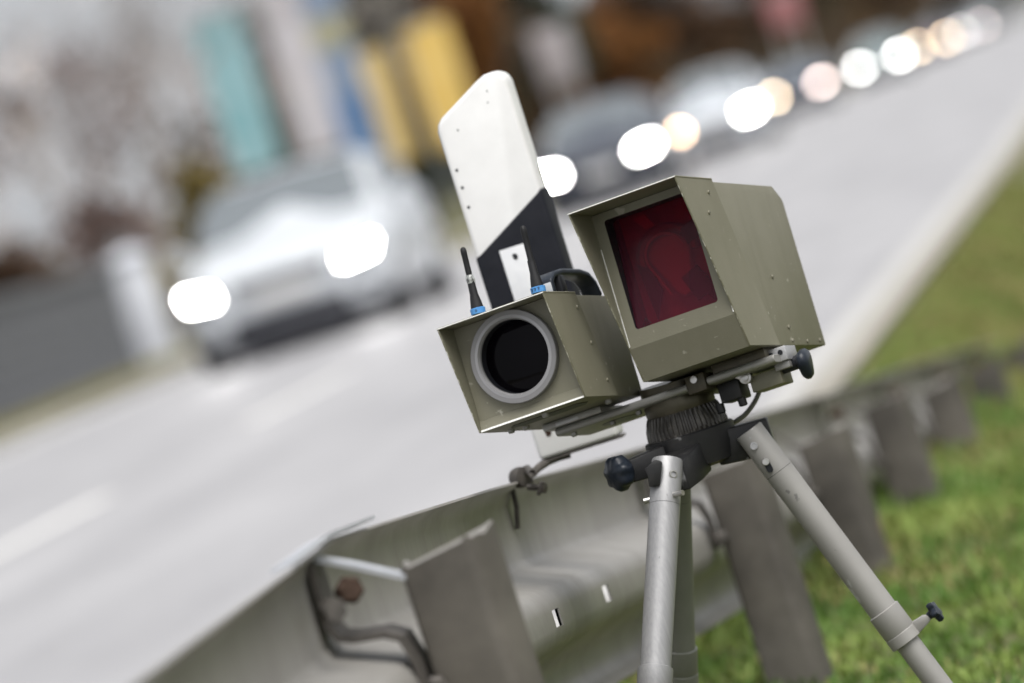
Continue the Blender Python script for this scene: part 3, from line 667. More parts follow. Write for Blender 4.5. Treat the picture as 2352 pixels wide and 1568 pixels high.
for k_, (y, zt) in enumerate(POSTS):
    x0 = post(y, zt); z = rz(y); w = .08 if k_ == 3 else .065
    s = MB(); xb = rx(y)
    s.strap([(xb - .010, y + .02, z - .014), (xb - .012, y + .02, z - .085), (xb - .004, y + .02, z - .102), (xb + .012, y + .02, z - .108), (xb + .045, y + .02, z - .112), (xb + .062, y + .02, z - .122), (xb + .070, y + .02, z - .150), (xb + .072, y + .02, z - .20)], (0, w, 0), .008)
    s.build('spacer_strap', M['iron'], grd, GO, smooth=30)
    s = MB(); s.strap([(xb - .006, y + .015, z - .012), (xb + .03, y + .015, z - .03), (x0 + .004, y + .015, min(zt - .012, z - .05))], (0, .03, 0), .006); s.build('spacer_brace', M['zinc'] if k_ == 3 else M['galv_dark'], grd, GO)
    bt_ = MB(); bt_.lathe([(.016, 0), (.016, .011), (.012, .014)], (xb + .022, y - .02, z - .054), (.6, -1, .1), 6); bt_.lathe([(.009, 0), (.009, .02)], (xb + .012, y - .005, z - .055), (.6, -1, .1), 8); bt_.build('bolt', M['rust'], grd, GO)
    MB().lathe([(.013, 0), (.013, .012), (.009, .016)], (x0 + .002, y - .004, z - .185), (0, -1, 0), 6).build('bolt', M['iron'], grd, GO)
MB().lathe([(.015, 0), (.015, .014)], tuple(at(757, 1405, 6.18)), (.8, -1, .1), 6).build('bolt', M['iron'], grd, GO)
# overlapping lip plate at the joint
b = MB(); b.strap([(rx(5.9) - .004, 5.98, rz(5.9) + .004), (rx(6.2) - .002, 6.25, rz(6.25) + .006), (rx(6.6), 6.60, rz(6.6) + .007)], (.03, 0, .004), .004); b.build('joint_lip', M['zinc'], grd, GO)

# ------------------------------------------------------------------ delineator post clamped to the guardrail
ZP = 8.08
def fp(u, v, t=0):                                # post face coordinates (photo units, level) -> world; t = metres behind the face
    q = C2W @ Vector((u / FPX * ZP, v / FPX * ZP, ZP)) + EYE; return q + Vector((.09, .99, 0)).normalized() * t
dl = thing('delineator_post', 'white plastic roadside marker post with slanted top and black band, behind the left camera box', 'marker post', fp(70, 280))
DO = fp(70, 280)
def fr(a, b_, t): return fp(a, b_, t)
out = [(-22, 280), (-19, -508), (-14, -524), (-2, -537), (100, -594), (120, -603), (140, -604), (157, -597), (167, -580), (168, 280)]
MB().prism(out, fr, 0, .055).build('body', M['post_white'], dl, DO, bevel=.006, seg=3)
MB().prism([(-23.5, -207), (169.5, -319), (169.5, 130), (-23.5, 130)], fr, -.0012, .0565).build('black_band', M['post_black'], dl, DO, bevel=.0055, seg=3)
MB().prism([(35, -207), (94, -207), (94, 86), (35, 86)], fr, -.004, -.0005).build('reflector', M['reflector'], dl, DO, bevel=.001)
for u, v, r in ((66, -184, .0045), (-2.7, -413, .0022), (-2.5, -371, .0022), (-2.3, -324, .0022), (-27 + 60, -500, .0012), (112, -540, .001), (118, -566, .001), (14, 224, .006), (66, 30, .0045)):
    if u == 33: u, v = 27.5, -500
    c = fp(u, v, -.0046 if r == .0045 else -.0006); MB().lathe([(r, 0), (r, .002)], c, (.09, .99, 0), 12).build('screw_hole', M['rust'] if r == .006 else M['black'], dl, DO)
b = MB(); b.strap([fp(-30, 286, .03), fp(60, 284, .03), fp(172, 284, .03)], (0, .055, 0), .003); b.build('foot_plate', M['iron'], dl, DO)
yc = 8.02; cx, cz = rx(yc), rz(yc); b = MB()
b.sweep([at(1310, 1044, 8.10), at(1285, 1050, 8.10), at(1258, 1060, 8.09), at(1236, 1074, 8.07), at(1222, 1088, 8.05), (cx + .016, yc + .01, cz + .012), (cx + .014, yc + .004, cz - .008)], [.0045, .005, .0055, .006, .006, .0065, .006], 10)
b.build('bracket_arm', M['iron'], dl, DO)
b = MB(); b.lathe([(.006, -.010), (.014, -.009), (.0155, 0), (.014, .009), (.006, .010)], (cx + .004, yc, cz + .004), (.75, -.65, 0), 18); b.build('clamp', M['iron'], dl, DO)
b = MB(); b.lathe([(.005, 0), (.005, .018), (.0085, .0185), (.0085, .027), (.006, .028)], (cx + .012, yc - .01, cz - .012), (.8, -.3, -.25), 6); b.tube((cx + .024, yc - .022, cz - .026), (cx + .036, yc - .024, cz - .010), .003, .003, 8); b.build('clamp_screw', M['iron'], dl, DO)
b = MB(); b.strap([(cx - .012, yc + .005, cz - .01), (cx - .014, yc + .006, cz - .035), (cx - .022, yc + .006, cz - .065)], (.0, .016, 0), .006); b.build('clamp_jaw', M['iron'], dl, DO)

# ------------------------------------------------------------------ the two metal boxes (local axes: x across the face, y back, z up)
DW = Vector((.9589, -.2808, .0403)).normalized(); DB = Vector((.2837, .948, -.144)); DB = (DB - DW * DB.dot(DW)).normalized(); DH = DW.cross(DB)
def frame(o): return Matrix(((DW.x, DB.x, DH.x, o[0]), (DW.y, DB.y, DH.y, o[1]), (DW.z, DB.z, DH.z, o[2]), (0, 0, 0, 1)))
OF, OC = Vector((-.5674, 7.5286, .6014)), Vector((-.7947, 7.5023, .6022))
yz = lambda a, b_, t: (t, a, b_)
def screw(root, p, ax, r=.0032, m=None):
    b = MB(); ax = Vector(ax); b.lathe([(r, 0), (r, .0010), (r*.7, .0019)], p, ax, 14, 0, False)
    e = ax.orthogonal().normalized(); f2 = ax.cross(e).normalized(); c = Vector(p) + ax * .0021
    for a, bb in ((e, f2), (f2, e)):
        b.add([c + a*r*.5 + bb*r*.1, c - a*r*.5 + bb*r*.1, c - a*r*.5 - bb*r*.1, c + a*r*.5 - bb*r*.1], [(0, 1, 2, 3)], 1)
    return b.build('screw', [m or M['olive'], M['ink']], root)

# flash unit
fu = thing('flash_unit', 'larger olive metal flash box with a dark red window, right one on the tripod', 'flash box', mw=frame(OF))
Wf = .1621; T = .0024; PB = -.0154
side = [(0, 0), (PB, .0453), (-.088, .2363), (.040, .2349), (.110, .0)]
for s, x0, x1 in (('r', -T, 0), ('l', -Wf, -Wf + T)):
    b = MB(); b.prism(side, yz, x0, x1, 0, {0: 1, 1: 1, 2: 0, 3: 2, 4: 0}); b.build('hood_side', [M['olive'], M['edge_dark'], M['edge']], fu, bevel=.0006, seg=1)
b = MB(); b.prism([(-.088, .2363), (.040, .2349), (.040, .2325), (-.088, .2339)], yz, -Wf - .0006, .0006, 0, {3: 1, 0: 0}); b.build('hood_top', [M['olive'], M['edge']], fu, bevel=.0006, seg=1)
# body shell behind the hood, open to the front
pr = [(PB + .003, .047), (PB + .003, .2318), (.264, .2296), (.2865, .2120), (.289, .2070), (.289, 0), (.004, .0005)]
b = MB(); n = len(pr); xa, xb = -Wf + T + .0004, -T - .0004
b.v = [(xa, y, z) for y, z in pr] + [(xb, y, z) for y, z in pr]
b.f = [list(range(n)), list(range(n, 2*n))[::-1]] + [[i, (i+1) % n, n + (i+1) % n, n + i] for i in range(1, n-1)]; b.m = [0] * len(b.f)
b.m[-1] = 1
b.build('housing', [M['olive'], M['olive_dull']], fu, bevel=.0016, smooth=30)
# front panel: window frame with rounded opening, then the lower face leaning back
def rrect(x0, x1, z0, z1, r, k=5):
    P = []
    for cx_, cz_, a0 in ((x1-r, z1-r, 0), (x0+r, z1-r, 90), (x0+r, z0+r, 180), (x1-r, z0+r, 270)):
        for i in range(k+1): a = R_(a0 + 90*i/k); P.append((cx_ + r*math.cos(a), cz_ + r*math.sin(a)))
    return P
X0, X1, Z0, Z1 = -.1442, -.0195, .0680, .2212
hole = rrect(X0, X1, Z0, Z1, .0045); N = len(hole)
fx0, fx1, fz0, fz1 = -Wf + T, -T, .0453, .2322
outer = []
for (x, z) in hole:
    cx_, cz_ = (X0 + X1)/2, (Z0 + Z1)/2; dx, dz = (x - cx_), (z - cz_)
    sx = ((fx1 - cx_) if dx > 0 else (cx_ - fx0)) / abs(dx) if abs(dx) > 1e-6 else 1e9; sz = ((fz1 - cz_) if dz > 0 else (cz_ - fz0)) / abs(dz) if abs(dz) > 1e-6 else 1e9
    s = min(sx, sz); outer.append((cx_ + dx*s, cz_ + dz*s))
b = MB(); b.v = [(x, PB, z) for x, z in outer] + [(x, PB, z) for x, z in hole] + [(x, PB + .034, z) for x, z in hole]
for i in range(N):
    j = (i+1) % N; b.f.append([i, j, N+j, N+i]); b.m.append(0); b.f.append([N+i, N+j, 2*N+j, 2*N+i]); b.m.append(1)
cor = [(fx0, fz0), (fx1, fz0), (fx1, fz1), (fx0, fz1)]
for (x, z) in cor:                                 # fill the corner wedges
    lo = min(range(N), key=lambda i: (outer[i][0]-x)**2 + (outer[i][1]-z)**2)
    near = sorted(range(N), key=lambda i: (outer[i][0]-x)**2 + (outer[i][1]-z)**2)
    a_ = next((i for i in near if abs(outer[i][0]-x) < 1e-7), None); c_ = next((i for i in near if abs(outer[i][1]-z) < 1e-7), None)
    if a_ is not None and c_ is not None and a_ != c_:
        k = len(b.v); b.v.append((x, PB, z)); b.f.append([k, a_, c_]); b.m.append(0)
b.build('window_frame', [M['olive'], M['black']], fu, smooth=20)
b = MB(); b.add([(fx0, PB, fz0), (fx1, PB, fz0), (fx1, .001, 0), (fx0, .001, 0), (fx0, PB + .003, fz0), (fx1, PB + .003, fz0), (fx1, .004, 0), (fx0, .004, 0)], [(0,1,2,3),(4,7,6,5),(3,2,6,7)])
b.build('lower_panel', M['olive'], fu, smooth=0)
YT, YB = .0150, -.0115                            # red filter pane, leaning back in the opening
yp = lambda z: YB + (YT - YB) * (z - Z0) / (Z1 - Z0)
b = MB(); xa, xb = X0 - .001, X1 + .001
b.add([(xa, YB, Z0), (xb, YB, Z0), (xb, YT, Z1), (xa, YT, Z1), (xa, YB + .002, Z0), (xb, YB + .002, Z0), (xb, YT + .002, Z1), (xa, YT + .002, Z1)], [(0,1,2,3),(4,7,6,5),(0,4,5,1),(1,5,6,2),(2,6,7,3),(3,7,4,0)])
b.build('red_filter', M['red'], fu, smooth=0)
# what is behind it: pale housing, arched lamp tube with a reflector dome, dark plates; shaped to imitate the reflection in the pane
MB().box((fx0 + .004, .066, .05), (fx1 - .004, .070, .228)).build('lamp_housing', M['lamp_back'], fu)
cx_, cz_ = -.092, .158
b = MB(); b.prism([(cx_ + .031*math.cos(R_(t)), cz_ + .026*math.sin(R_(t))) for t in range(-10, 191, 12)] + [(cx_ - .020, cz_ - .022), (cx_ - .006, cz_ - .050), (cx_ + .004, cz_ - .062), (cx_ + .018, cz_ - .058), (cx_ + .026, cz_ - .030)], lambda a, c, t: (a, t, c), .044, .060); b.build('reflector_dome', M['lamp_in'], fu, bevel=.004, seg=3)
b = MB(); b.sweep([(cx_ + .040*math.cos(a), .046, cz_ + .036*math.sin(a)) for a in np.linspace(-.1, 3.7, 22)], .0075, 10); b.build('lamp_surround', M['alu_dark'], fu)
b = MB(); b.sweep([(cx_ + .029*math.cos(a), .034, cz_ + .028*math.sin(a)) for a in np.linspace(.1, 3.5, 22)] + [(cx_ - .018, .034, cz_ - .03), (cx_ - .008, .034, cz_ - .055)], .0018, 8); b.build('flash_tube', M['post_white'], fu)
b = MB(); b.prism([(cx_ - .030, cz_ + .058), (cx_ - .012, cz_ + .060), (cx_ - .002, cz_ + .042), (cx_ - .016, cz_ + .040)], lambda a, c, t: (a, t, c), .030, .034); b.build('lamp_tab', M['lamp_in'], fu)
b = MB(); b.prism([(cx_ - .045, cz_ + .0), (cx_ - .026, cz_ - .014), (cx_ - .020, cz_ - .045), (cx_ - .038, cz_ - .080)], lambda a, c, t: (a, t, c), .036, .040); b.build('reflection_plate', M['black'], fu)
b = MB(); b.prism([(cx_ + .030, cz_ + .026), (cx_ + .066, cz_ + .040), (cx_ + .066, cz_ + .014), (cx_ + .034, cz_ + .004)], lambda a, c, t: (a, t, c), .036, .040); b.build('reflection_plate', M['black'], fu)
b = MB(); b.prism([(cx_ + .008, cz_ - .036), (cx_ + .034, cz_ - .026), (cx_ + .050, cz_ - .058), (cx_ + .046, cz_ - .080), (cx_ + .038, cz_ - .068), (cx_ + .022, cz_ - .072)], lambda a, c, t: (a, t, c), .044, .048); b.build('reflection_plate', M['black'], fu)
for (a0, a1, c) in (((-.1290, .0795), (-.1335, .0712), 0), ((-.1335, .0712), (-.1215, .0710), 0), ((-.1215, .0710), (-.1290, .0795), 0), ((-.1288, .0765), (-.1280, .0735), 0)):
    b = MB(); b.tube((a0[0], yp(a0[1]) - .0004, a0[1]), (a1[0], yp(a1[1]) - .0004, a1[1]), .00035, .00035, 6); b.build('warning_mark', M['ink_red'], fu)
for y, z in ((.0138, .2146), (-.0065, .1857), (.1614, .0977), (.1662, .0259), (.1662, .0073), (.2205, .0056), (.2684, .0068), (.100, .0085)):
    screw(fu, (0.0 if y < .1 and z > .1 else -T, y, z), (1, 0, 0), .0028)
for y in (-.0078 + .055, .1): 
    MB().box((-.040, y, .2296), (-.037, y + .022, .2405)).build('top_tab', M['alu'], fu, bevel=.0006)
# scratched paint along the inner side of the hood
for x in (-Wf + T + .0003, -T - .0003):
    b = MB(); b.strap([(x, PB - .0012, .048), (x, PB - .0012, .11), (x, PB - .001, .185)], (.0014, 0, 0), .0008); b.build('bare_seam', M['edge'], fu)

# camera unit
cu = thing('camera_unit', 'smaller olive metal camera box with round black lens, left one on the tripod', 'camera box', mw=frame(OC))
Wc, Hc, Tc, Lc = .1631, .1472, -.0391, .205
sc_ = [(0, 0), (Tc, Hc), (.068, Hc - .0005), (.111, 0)]
for x0, x1, k in ((-T, 0, 1), (-Wc, -Wc + T, 1)):
    b = MB(); b.prism(sc_, yz, x0, x1, 0, {0: 1, 1: 0, 2: 2, 3: 0}); b.build('hood_side', [M['olive'], M['edge_dark'], M['edge']], cu, bevel=.0006, seg=1)
b = MB(); b.prism([(Tc, Hc), (.068, Hc), (.068, Hc - .0024), (Tc, Hc - .0024)], yz, -Wc - .0005, .0005, 0, {3: 1}); b.build('hood_top', [M['olive'], M['edge']], cu, bevel=.0006, seg=1)
pr = [(.007, .010), (.007, Hc - .003), (Lc - .02, Hc - .0045), (Lc, Hc - .02), (Lc, 0), (.004, .0)]
b = MB(); n = len(pr); xa, xb = -Wc + T + .0004, -T - .0004
b.v = [(xa, y, z) for y, z in pr] + [(xb, y, z) for y, z in pr]
b.f = [list(range(n)), list(range(n, 2*n))[::-1]] + [[i, (i+1) % n, n + (i+1) % n, n + i] for i in range(1, n)]; b.m = [0] * len(b.f); b.m[-2] = 1
b.build('housing', [M['olive'], M['olive_dull']], cu, bevel=.0015, smooth=30)
b = MB(); pz0, pz1 = .0102, Hc - .003; lx, lz = -.0825, .0825                  # front plate with the round lens opening
an = sorted([2*math.pi*k/64 for k in range(64)] + [math.atan2(z - lz, x - lx) % (2*math.pi) for x in (xa, xb) for z in (pz0, pz1)]); n = len(an)
for a in an: b.v.append((lx + .0505*math.cos(a), .0068, lz + .0505*math.sin(a)))
for a in an:
    c_, s_ = math.cos(a), math.sin(a); q = min(((xb if c_ > 0 else xa) - lx)/c_ if abs(c_) > 1e-9 else 9, ((pz1 if s_ > 0 else pz0) - lz)/s_ if abs(s_) > 1e-9 else 9)
    b.v.append((lx + q*c_, .0068, lz + q*s_))
b.f = [[i, (i+1) % n, n + (i+1) % n, n + i] for i in range(n)]; b.m = [0]*n
b.build('front_plate', M['olive'], cu, smooth=0)
b = MB(); b.prism([(0, 0), (.0025, .003), (.0062, .0155), (.009, .0155), (.009, 0)], yz, -Wc + T, -T, 0, {0: 1}); b.build('front_lip', [M['olive'], M['edge']], cu, bevel=.0005, seg=1)
LC = Vector((-.0825, .0055, .0825))
b = MB(); b.lathe([(.0630, .001), (.0630, -.0085), (.0622, -.0095), (.0560, -.0095), (.0555, -.0085), (.0545, -.0085), (.0540, -.0095), (.0520, -.0095), (.0497, -.0045), (.0490, .014)], LC, (0, 1, 0), 96, 0, False, False); b.build('lens_ring', M['ring'], cu, smooth=25)
b = MB(); b.lathe([(.0560, -.0096), (.0520, -.0100), (.0500, -.0058)], LC, (0, 1, 0), 96, 0, False, False); b.build('inner_ring', M['ring_light'], cu, smooth=25)
b = MB(); b.lathe([(.0492, -.003), (.0488, .012)], LC, (0, 1, 0), 64, 0, False, False); b.build('lens_barrel', M['black'], cu)
b = MB(); b.lathe([(.0, .0060), (.020, .0068), (.036, .0088), (.0488, .0115)], LC, (0, 1, 0), 64, 0, False, False); b.build('lens_glass', M['lens'], cu, smooth=80)
for y, z in ((.0594, .1251), (.0724, .0750), (.0891, .0227)): screw(cu, (0, y, z), (1, 0, 0), .0026)
b = MB(); b.prism([(-.128, .036), (-.03, .036), (-.022, .055), (-.035, .075), (-.128, .075), (-.140, .055)], lambda a, c, t: (a, c, t), -.0012, -.0002); b.build('underside_sticker', M['sticker'], cu)
for x, y in ((-.1495, .075), (-.137, .098), (-.02, .12), (-.075, .028)):
    b = MB(); b.lathe([(.0048, 0), (.0048, -.004), (.0035, -.0055)], (x, y, 0), (0, 0, 1), 14); b.build('underside_bolt', M['alu_dark'], cu)
def antenna(xb, yb, lean, torn):
    b0 = Vector((xb, yb, Hc)); ax = Vector((lean, 0, 1)).normalized(); e = MB(); pr = [(.0108, 0), (.0108, .003)]
    e.lathe([(.0075, 0), (.0085, .004), (.0085, .013), (.0082, .015), (.0068, .024), (.0056, .030), (.0052, .047)], b0, ax, 24)
    if torn: e.lathe([(.0038, .047), (.0036, .050), (.0040, .060)], b0, ax, 18)
    e.lathe([(.0042, .047 if not torn else .058), (.0040, .083), (.0042, .0835), (.0042, .089), (.0036, .0925), (.0018, .0945)], b0, ax, 24)
    o = e.build('antenna', M['rubber'], cu, smooth=40)
    bd = MB(); bd.lathe([(.0090, .0022), (.0102, .0026), (.0104, .0100), (.0092, .0106)], b0, ax, 24); bd.build('blue_band', M['blue'], o)
    if not torn:
        for k in range(3):                         # the sevens on the band
            a = R_(-118 + 28 * k); c = b0 + ax * .0064 + Vector((math.cos(a), math.sin(a), 0)) * .01055; tx = Vector((-math.sin(a), math.cos(a), 0))
            d = MB()
            for p_, q_ in (((-.0013, .0020), (.0013, .0020)), ((.0013, .0020), (-.0004, -.0020)), ((-.0008, 0), (.0011, 0))):
                d.tube(c + tx * p_[0] + ax * p_[1], c + tx * q_[0] + ax * q_[1], .00032, .00032, 5)
            d.build('digit', M['ink'], o)
    else:
        a = R_(-80); c = b0 + ax * .0064 + Vector((math.cos(a), math.sin(a), 0)) * .01055; tx = Vector((-math.sin(a), math.cos(a), 0)); d = MB()
        d.sweep([c + tx * .0011 * math.cos(q) + ax * .0013 * math.sin(q) for q in np.linspace(0, 6.3, 12)], .0003, 5); d.build('digit', M['ink'], o)
        tp = MB(); tp.lathe([(.0056, .0445), (.0062, .050), (.0048, .056)], b0, ax, 9, 0, False, False, lambda a_, h_: 1 + .14 * math.sin(3*a_ + h_*900)); tp.build('tape', M['tape'], o, smooth=0)
        w = MB(); 
        for k in range(4): w.tube(b0 + ax * .045 + Vector((.003*math.cos(k*1.7), .003*math.sin(k*1.7), 0)), b0 + ax * .066 + Vector((.0035*math.cos(k*1.7+.5), .0035*math.sin(k*1.7+.5), 0)), .0009, .0007, 6)
        w.build('bare_wire', M['rubber'], o)
    return o
antenna(-.1060, -.0205, .052, True); antenna(-.0138, -.0205, .048, False)
# carrying handle on the lid
b = MB(); b.strap([(-.030, .045, Hc), (-.030, .047, .1690), (-.030, .060, .1775), (-.030, .090, .1815), (-.030, .150, .1815), (-.030, .176, .1775), (-.030, .192, .166), (-.030, .200, .1475)], (.026, 0, 0), .009)
hd = b.build('carry_handle', M['navy'], cu, bevel=.003, seg=3)
MB().box((-.0435, .070, Hc), (-.0165, .088, .1770)).build('handle_web', M['black'], hd, bevel=.003)
MB().box((-.0425, .0385, .1505), (-.0185, .0415, .1665)).build('handle_label', M['label'], hd, bevel=.001)

# ------------------------------------------------------------------ tripod with head, bar and clamps
ZH = 7.72
def hp(u, v, Z=ZH): return C2W @ Vector((u / FPX * Z, v / FPX * Z, Z)) + EYE
HX = hp(324, 300); tp_o = Vector((HX.x, HX.y, -.09))
tr = thing('tripod', 'grey metal survey tripod with black head, standing on the grass and carrying both boxes', 'tripod', tp_o)
FF = frame(OF)
def L(x, y, z): return FF @ Vector((x, y, z))
def dev(poly3): return [L(*p) for p in poly3]
class DB_(MB):
    pass
def dbox(name, a, c, m, par=tr, bevel=.001):
    b = MB().box(a, c); b.v = [tuple(L(*p)) for p in b.v]; return b.build(name, m, par, tp_o, bevel=bevel)
# mount bar: plate with rounded front edge under both boxes
b = MB(); pf = [(.060, -.0195), (.0612, -.0155), (.0640, -.0138), (.175, -.0138), (.175, -.0250), (.0640, -.0250), (.0612, -.0235)]
b.prism(pf, lambda a, c, t: L(t, a, c), -.331, -.128); bar = b.build('mount_bar', M['alu_dark'], tr, tp_o, bevel=.0008, seg=1)
b = MB(); b.prism(pf, lambda a, c, t: L(t, a, c), -.098, .004); b.build('mount_bar', M['alu_dark'], tr, tp_o, bevel=.0008, seg=1)
dbox('bar_joint', (-.127, .058, -.030), (-.099, .17, -.006), M['bronze'])
dbox('dovetail', (-.345, .055, -.0135), (-.255, .135, -.0045), M['alu_dark']); dbox('dovetail', (-.09, .07, -.0135), (-.01, .17, -.0005), M['bronze'])
dbox('clamp_block', (-.325, .0545, -.0125), (-.290, .0565, -.0065), M['alu'])
for x, y in ((-.312, .078), (-.262, .10), (-.215, .085)):
    b = MB(); b.lathe([(.0042, 0), (.0042, -.0045), (.003, -.006)], (x, y, -.0250), (0, 0, 1), 12); b.v = [tuple(L(*p)) for p in b.v]; b.build('bar_screw', M['alu_dark'], tr, tp_o)
b = MB(); b.lathe([(.028, 0), (.028, -.0006)], (-.255, .118, -.0251), (0, 0, 1), 36); b.v = [tuple(L(*p)) for p in b.v]; b.build('bar_recess', M['black'], tr, tp_o)
b = MB(); b.lathe([(.005, 0), (.005, -.004), (.0028, -.0042)], (-.113, .058, -.0125), (0, 1, 0), 14); b.v = [tuple(L(*p)) for p in b.v]; b.build('joint_screw', M['steel'], tr, tp_o)
dbox('clamp_jaw', (-.018, .085, -.024), (.014, .125, -.0045), M['alu']); dbox('clamp_jaw', (-.010, .090, -.034), (.012, .12, -.0245), M['alu_dark'])
for x in (-.008, .006):
    b = MB(); b.lathe([(.0036, 0), (.0036, -.0008)], (x, .0848, -.012), (0, 1, 0), 14); b.v = [tuple(L(*p)) for p in b.v]; b.build('jaw_bore', M['black'], tr, tp_o)
dbox('clamp_body', (-.052, .095, -.051), (-.006, .135, -.029), M['olive_dull'], bevel=.0015)
dbox('clamp_body', (-.098, .09, -.052), (-.066, .125, -.026), M['cast'], bevel=.002)
b = MB(); b.strap([L(-.083, .088, -.0085), L(-.068, .086, -.019), L(-.054, .085, -.0285)], tuple((DH * .008 + DW * .004)), .005); b.build('clamp_lever', M['steel'], tr, tp_o, bevel=.0008)
b = MB(); b.lathe([(.0085, 0), (.0085, -.010), (.0055, -.0105), (.0055, -.013), (.003, -.0135)], (-.0525, .094, -.029), (0, 1, 0), 20); b.v = [tuple(L(*p)) for p in b.v]; b.build('lever_pivot', M['steel'], tr, tp_o)
b = MB(); b.tube((-.006, .108, -.031), (.022, .108, -.029), .008, .010, 16); b.v = [tuple(L(*p)) for p in b.v]; b.build('knob_shaft', M['black'], tr, tp_o)
b = MB(); b.lathe([(.008, 0), (.017, .001), (.0205, .005), (.0205, .010), (.017, .0145), (.006, .016)], (.019, .108, -.033), (1, .12, -.05), 40, 0, True, True, lambda a, h: 1 + .10 * math.cos(3 * a)); b.v = [tuple(L(*p)) for p in b.v]; b.build('clamp_knob', M['navy'], tr, tp_o, smooth=60)
b = MB()
for x in (-.105, -.072): b.lathe([(.006, 0), (.006, -.012), (.004, -.013)], (x, .10, -.050), (0, 0, 1), 12)
b.v = [tuple(L(*p)) for p in b.v]; b.build('clamp_bolt', M['cast'], tr, tp_o)
# rotating collar, ribbed skirt, cast spider
def hz(v): return hp(324, v).z
b = MB(); b.lathe([(.0470, hz(266) - .003), (.0486, hz(262)), (.0486, hz(240)), (.0478, hz(236)), (.0478, hz(196))], (HX.x, HX.y, 0), (0, 0, 1), 64); b.build('rotating_collar', M['bronze'], tr, tp_o, smooth=30)
z0_, z1_ = hz(318), hz(266); nr = 46
b = MB(); b.lathe([(.0568, z0_), (.0568, z0_ + .004), (.0555, z0_ + (z1_-z0_)*.45), (.0515, z0_ + (z1_-z0_)*.85), (.0490, z1_)], (HX.x, HX.y, 0), (0, 0, 1), nr * 6, 0, True, True, lambda a, h: 1 - (.045 if z0_ + .002 < h < z1_ - .001 else 0) * (math.cos(nr * a) > .1)); b.build('ribbed_skirt', M['rib'], tr, tp_o, smooth=25)
b = MB(); zb = hz(405); b.lathe([(.050, zb), (.0585, zb + .004), (.0625, hz(360)), (.0625, hz(322)), (.0605, hz(319)), (.057, hz(318))], (HX.x, HX.y, 0), (0, 0, 1), 48); b.build('spider', M['cast'], tr, tp_o, bevel=.0, smooth=30)
def arm(p0, p1, w0, w1, h0, h1, name='spider_arm', m=('cast', 'cast_edge')):
    """tapered cast arm from the hub to a leg hinge"""
    p0, p1 = Vector(p0), Vector(p1); d = (p1 - p0); dd = d.normalized(); s = dd.cross(Vector((0, 0, 1))).normalized(); b = MB(); o = []
    for p, w, h in ((p0, w0, h0), (p0 + d * .55, w0 * .72 + w1 * .28, h0 * .6 + h1 * .4), (p1, w1, h1)):
        for a, c in ((-1, -1), (1, -1), (1, 1), (-1, 1)): b.v.append(tuple(p + s * a * w / 2 + Vector((0, 0, c * h / 2))))
    for i in (0, 4):
        for k in range(4): b.f.append([i+k, i+(k+1) % 4, i+4+(k+1) % 4, i+4+k]); b.m.append(0)
    b.f += [[3, 2, 1, 0], [8, 9, 10, 11]]; b.m += [0, 1]
    return b.build(name, [M[m[0]], M[m[1]]], tr, tp_o, bevel=.003)
h1 = hp(262, 412, 7.615); h2 = hp(470, 392, 7.70); h3 = hp(268, 400, 7.82)
ctr = Vector((HX.x, HX.y, hz(365)))
arm(ctr + (h1 - ctr) * .35, h1 + Vector((0, -.004, .0)), .06, .036, .044, .040); arm(ctr + (h2 - ctr) * .35, hp(506, 384, 7.705), .06, .030, .046, .050); arm(ctr + (h3 - ctr) * .35, h3, .06, .036, .044, .036)
arm(hp(250, 362, 7.68), hp(160, 366, 7.66), .034, .026, .036, .030, 'knob_arm')
kc = hp(150, 362, 7.655); b = MB(); b.lathe([(.010, -.010), (.019, -.008), (.0235, -.001), (.0235, .009), (.020, .015), (.006, .018)], kc, (-.78, -.62, .03), 56, 0, True, True, lambda a, h: 1 + .075 * math.cos(7 * a) if h > -.005 else 1); b.build('levelling_knob', M['navy'], tr, tp_o, smooth=60)
b = MB(); b.prism([(825, 1058), (905, 985), (962, 1000), (955, 1100), (945, 1188), (862, 1198), (850, 1120)], lambda a, c, t: at((1700 + a/2.45)*.72651, (1050 + c/2.45)*.72651, t), 7.572, 7.60); b.build('hinge_lug', [M['cast'], M['cast_edge']], tr, tp_o, bevel=.002)
# legs
def leg(p0, p1, r, mt, sleeve, collar_at, knob=None, pin=None, r_low=None, low='leg_grey'):
    p0, p1 = Vector(p0), Vector(p1); d = (p1 - p0).normalized(); gz = -.10
    end = p0 + d * ((gz - p0.z) / d.z); s0 = p0 + d * sleeve; c0 = p0 + d * collar_at; CL = .054
    lg = MB().tube(s0 + d * .0006, c0 + d * .01, r, r, 40).build('leg', M[mt], tr, tp_o, smooth=40)
    a = d.orthogonal(); MB().lathe([(r * .96, -.022), (r, -.020), (r, sleeve)], p0, d, 40).build('top_sleeve', M[mt], lg, tp_o)
    MB().lathe([(r * .985, 0), (r * .985, .0006)], s0, d, 40, 0, False, False).build('joint_ring', M['black'], lg, tp_o)
    MB().lathe([(r * 1.03, 0), (r * 1.14, .0012), (r * 1.14, CL - .018), (r * 1.12, CL - .0172), (r * 1.12, CL - .0165), (r * 1.15, CL - .0158), (r * 1.15, CL - .001), (r * 1.0, CL)], c0, d, 40).build('collar', M[low], lg, tp_o, smooth=30)
    rl = r_low or r * .84
    MB().tube(c0 + d * .01, end, rl, rl, 32).build('lower_tube', M[low], lg, tp_o, smooth=40)
    MB().lathe([(rl * 1.1, -.03), (rl * 1.1, 0), (.004, .05)], end, d, 20).build('foot_spike', M['cast'], lg, tp_o)
    return lg, d, c0
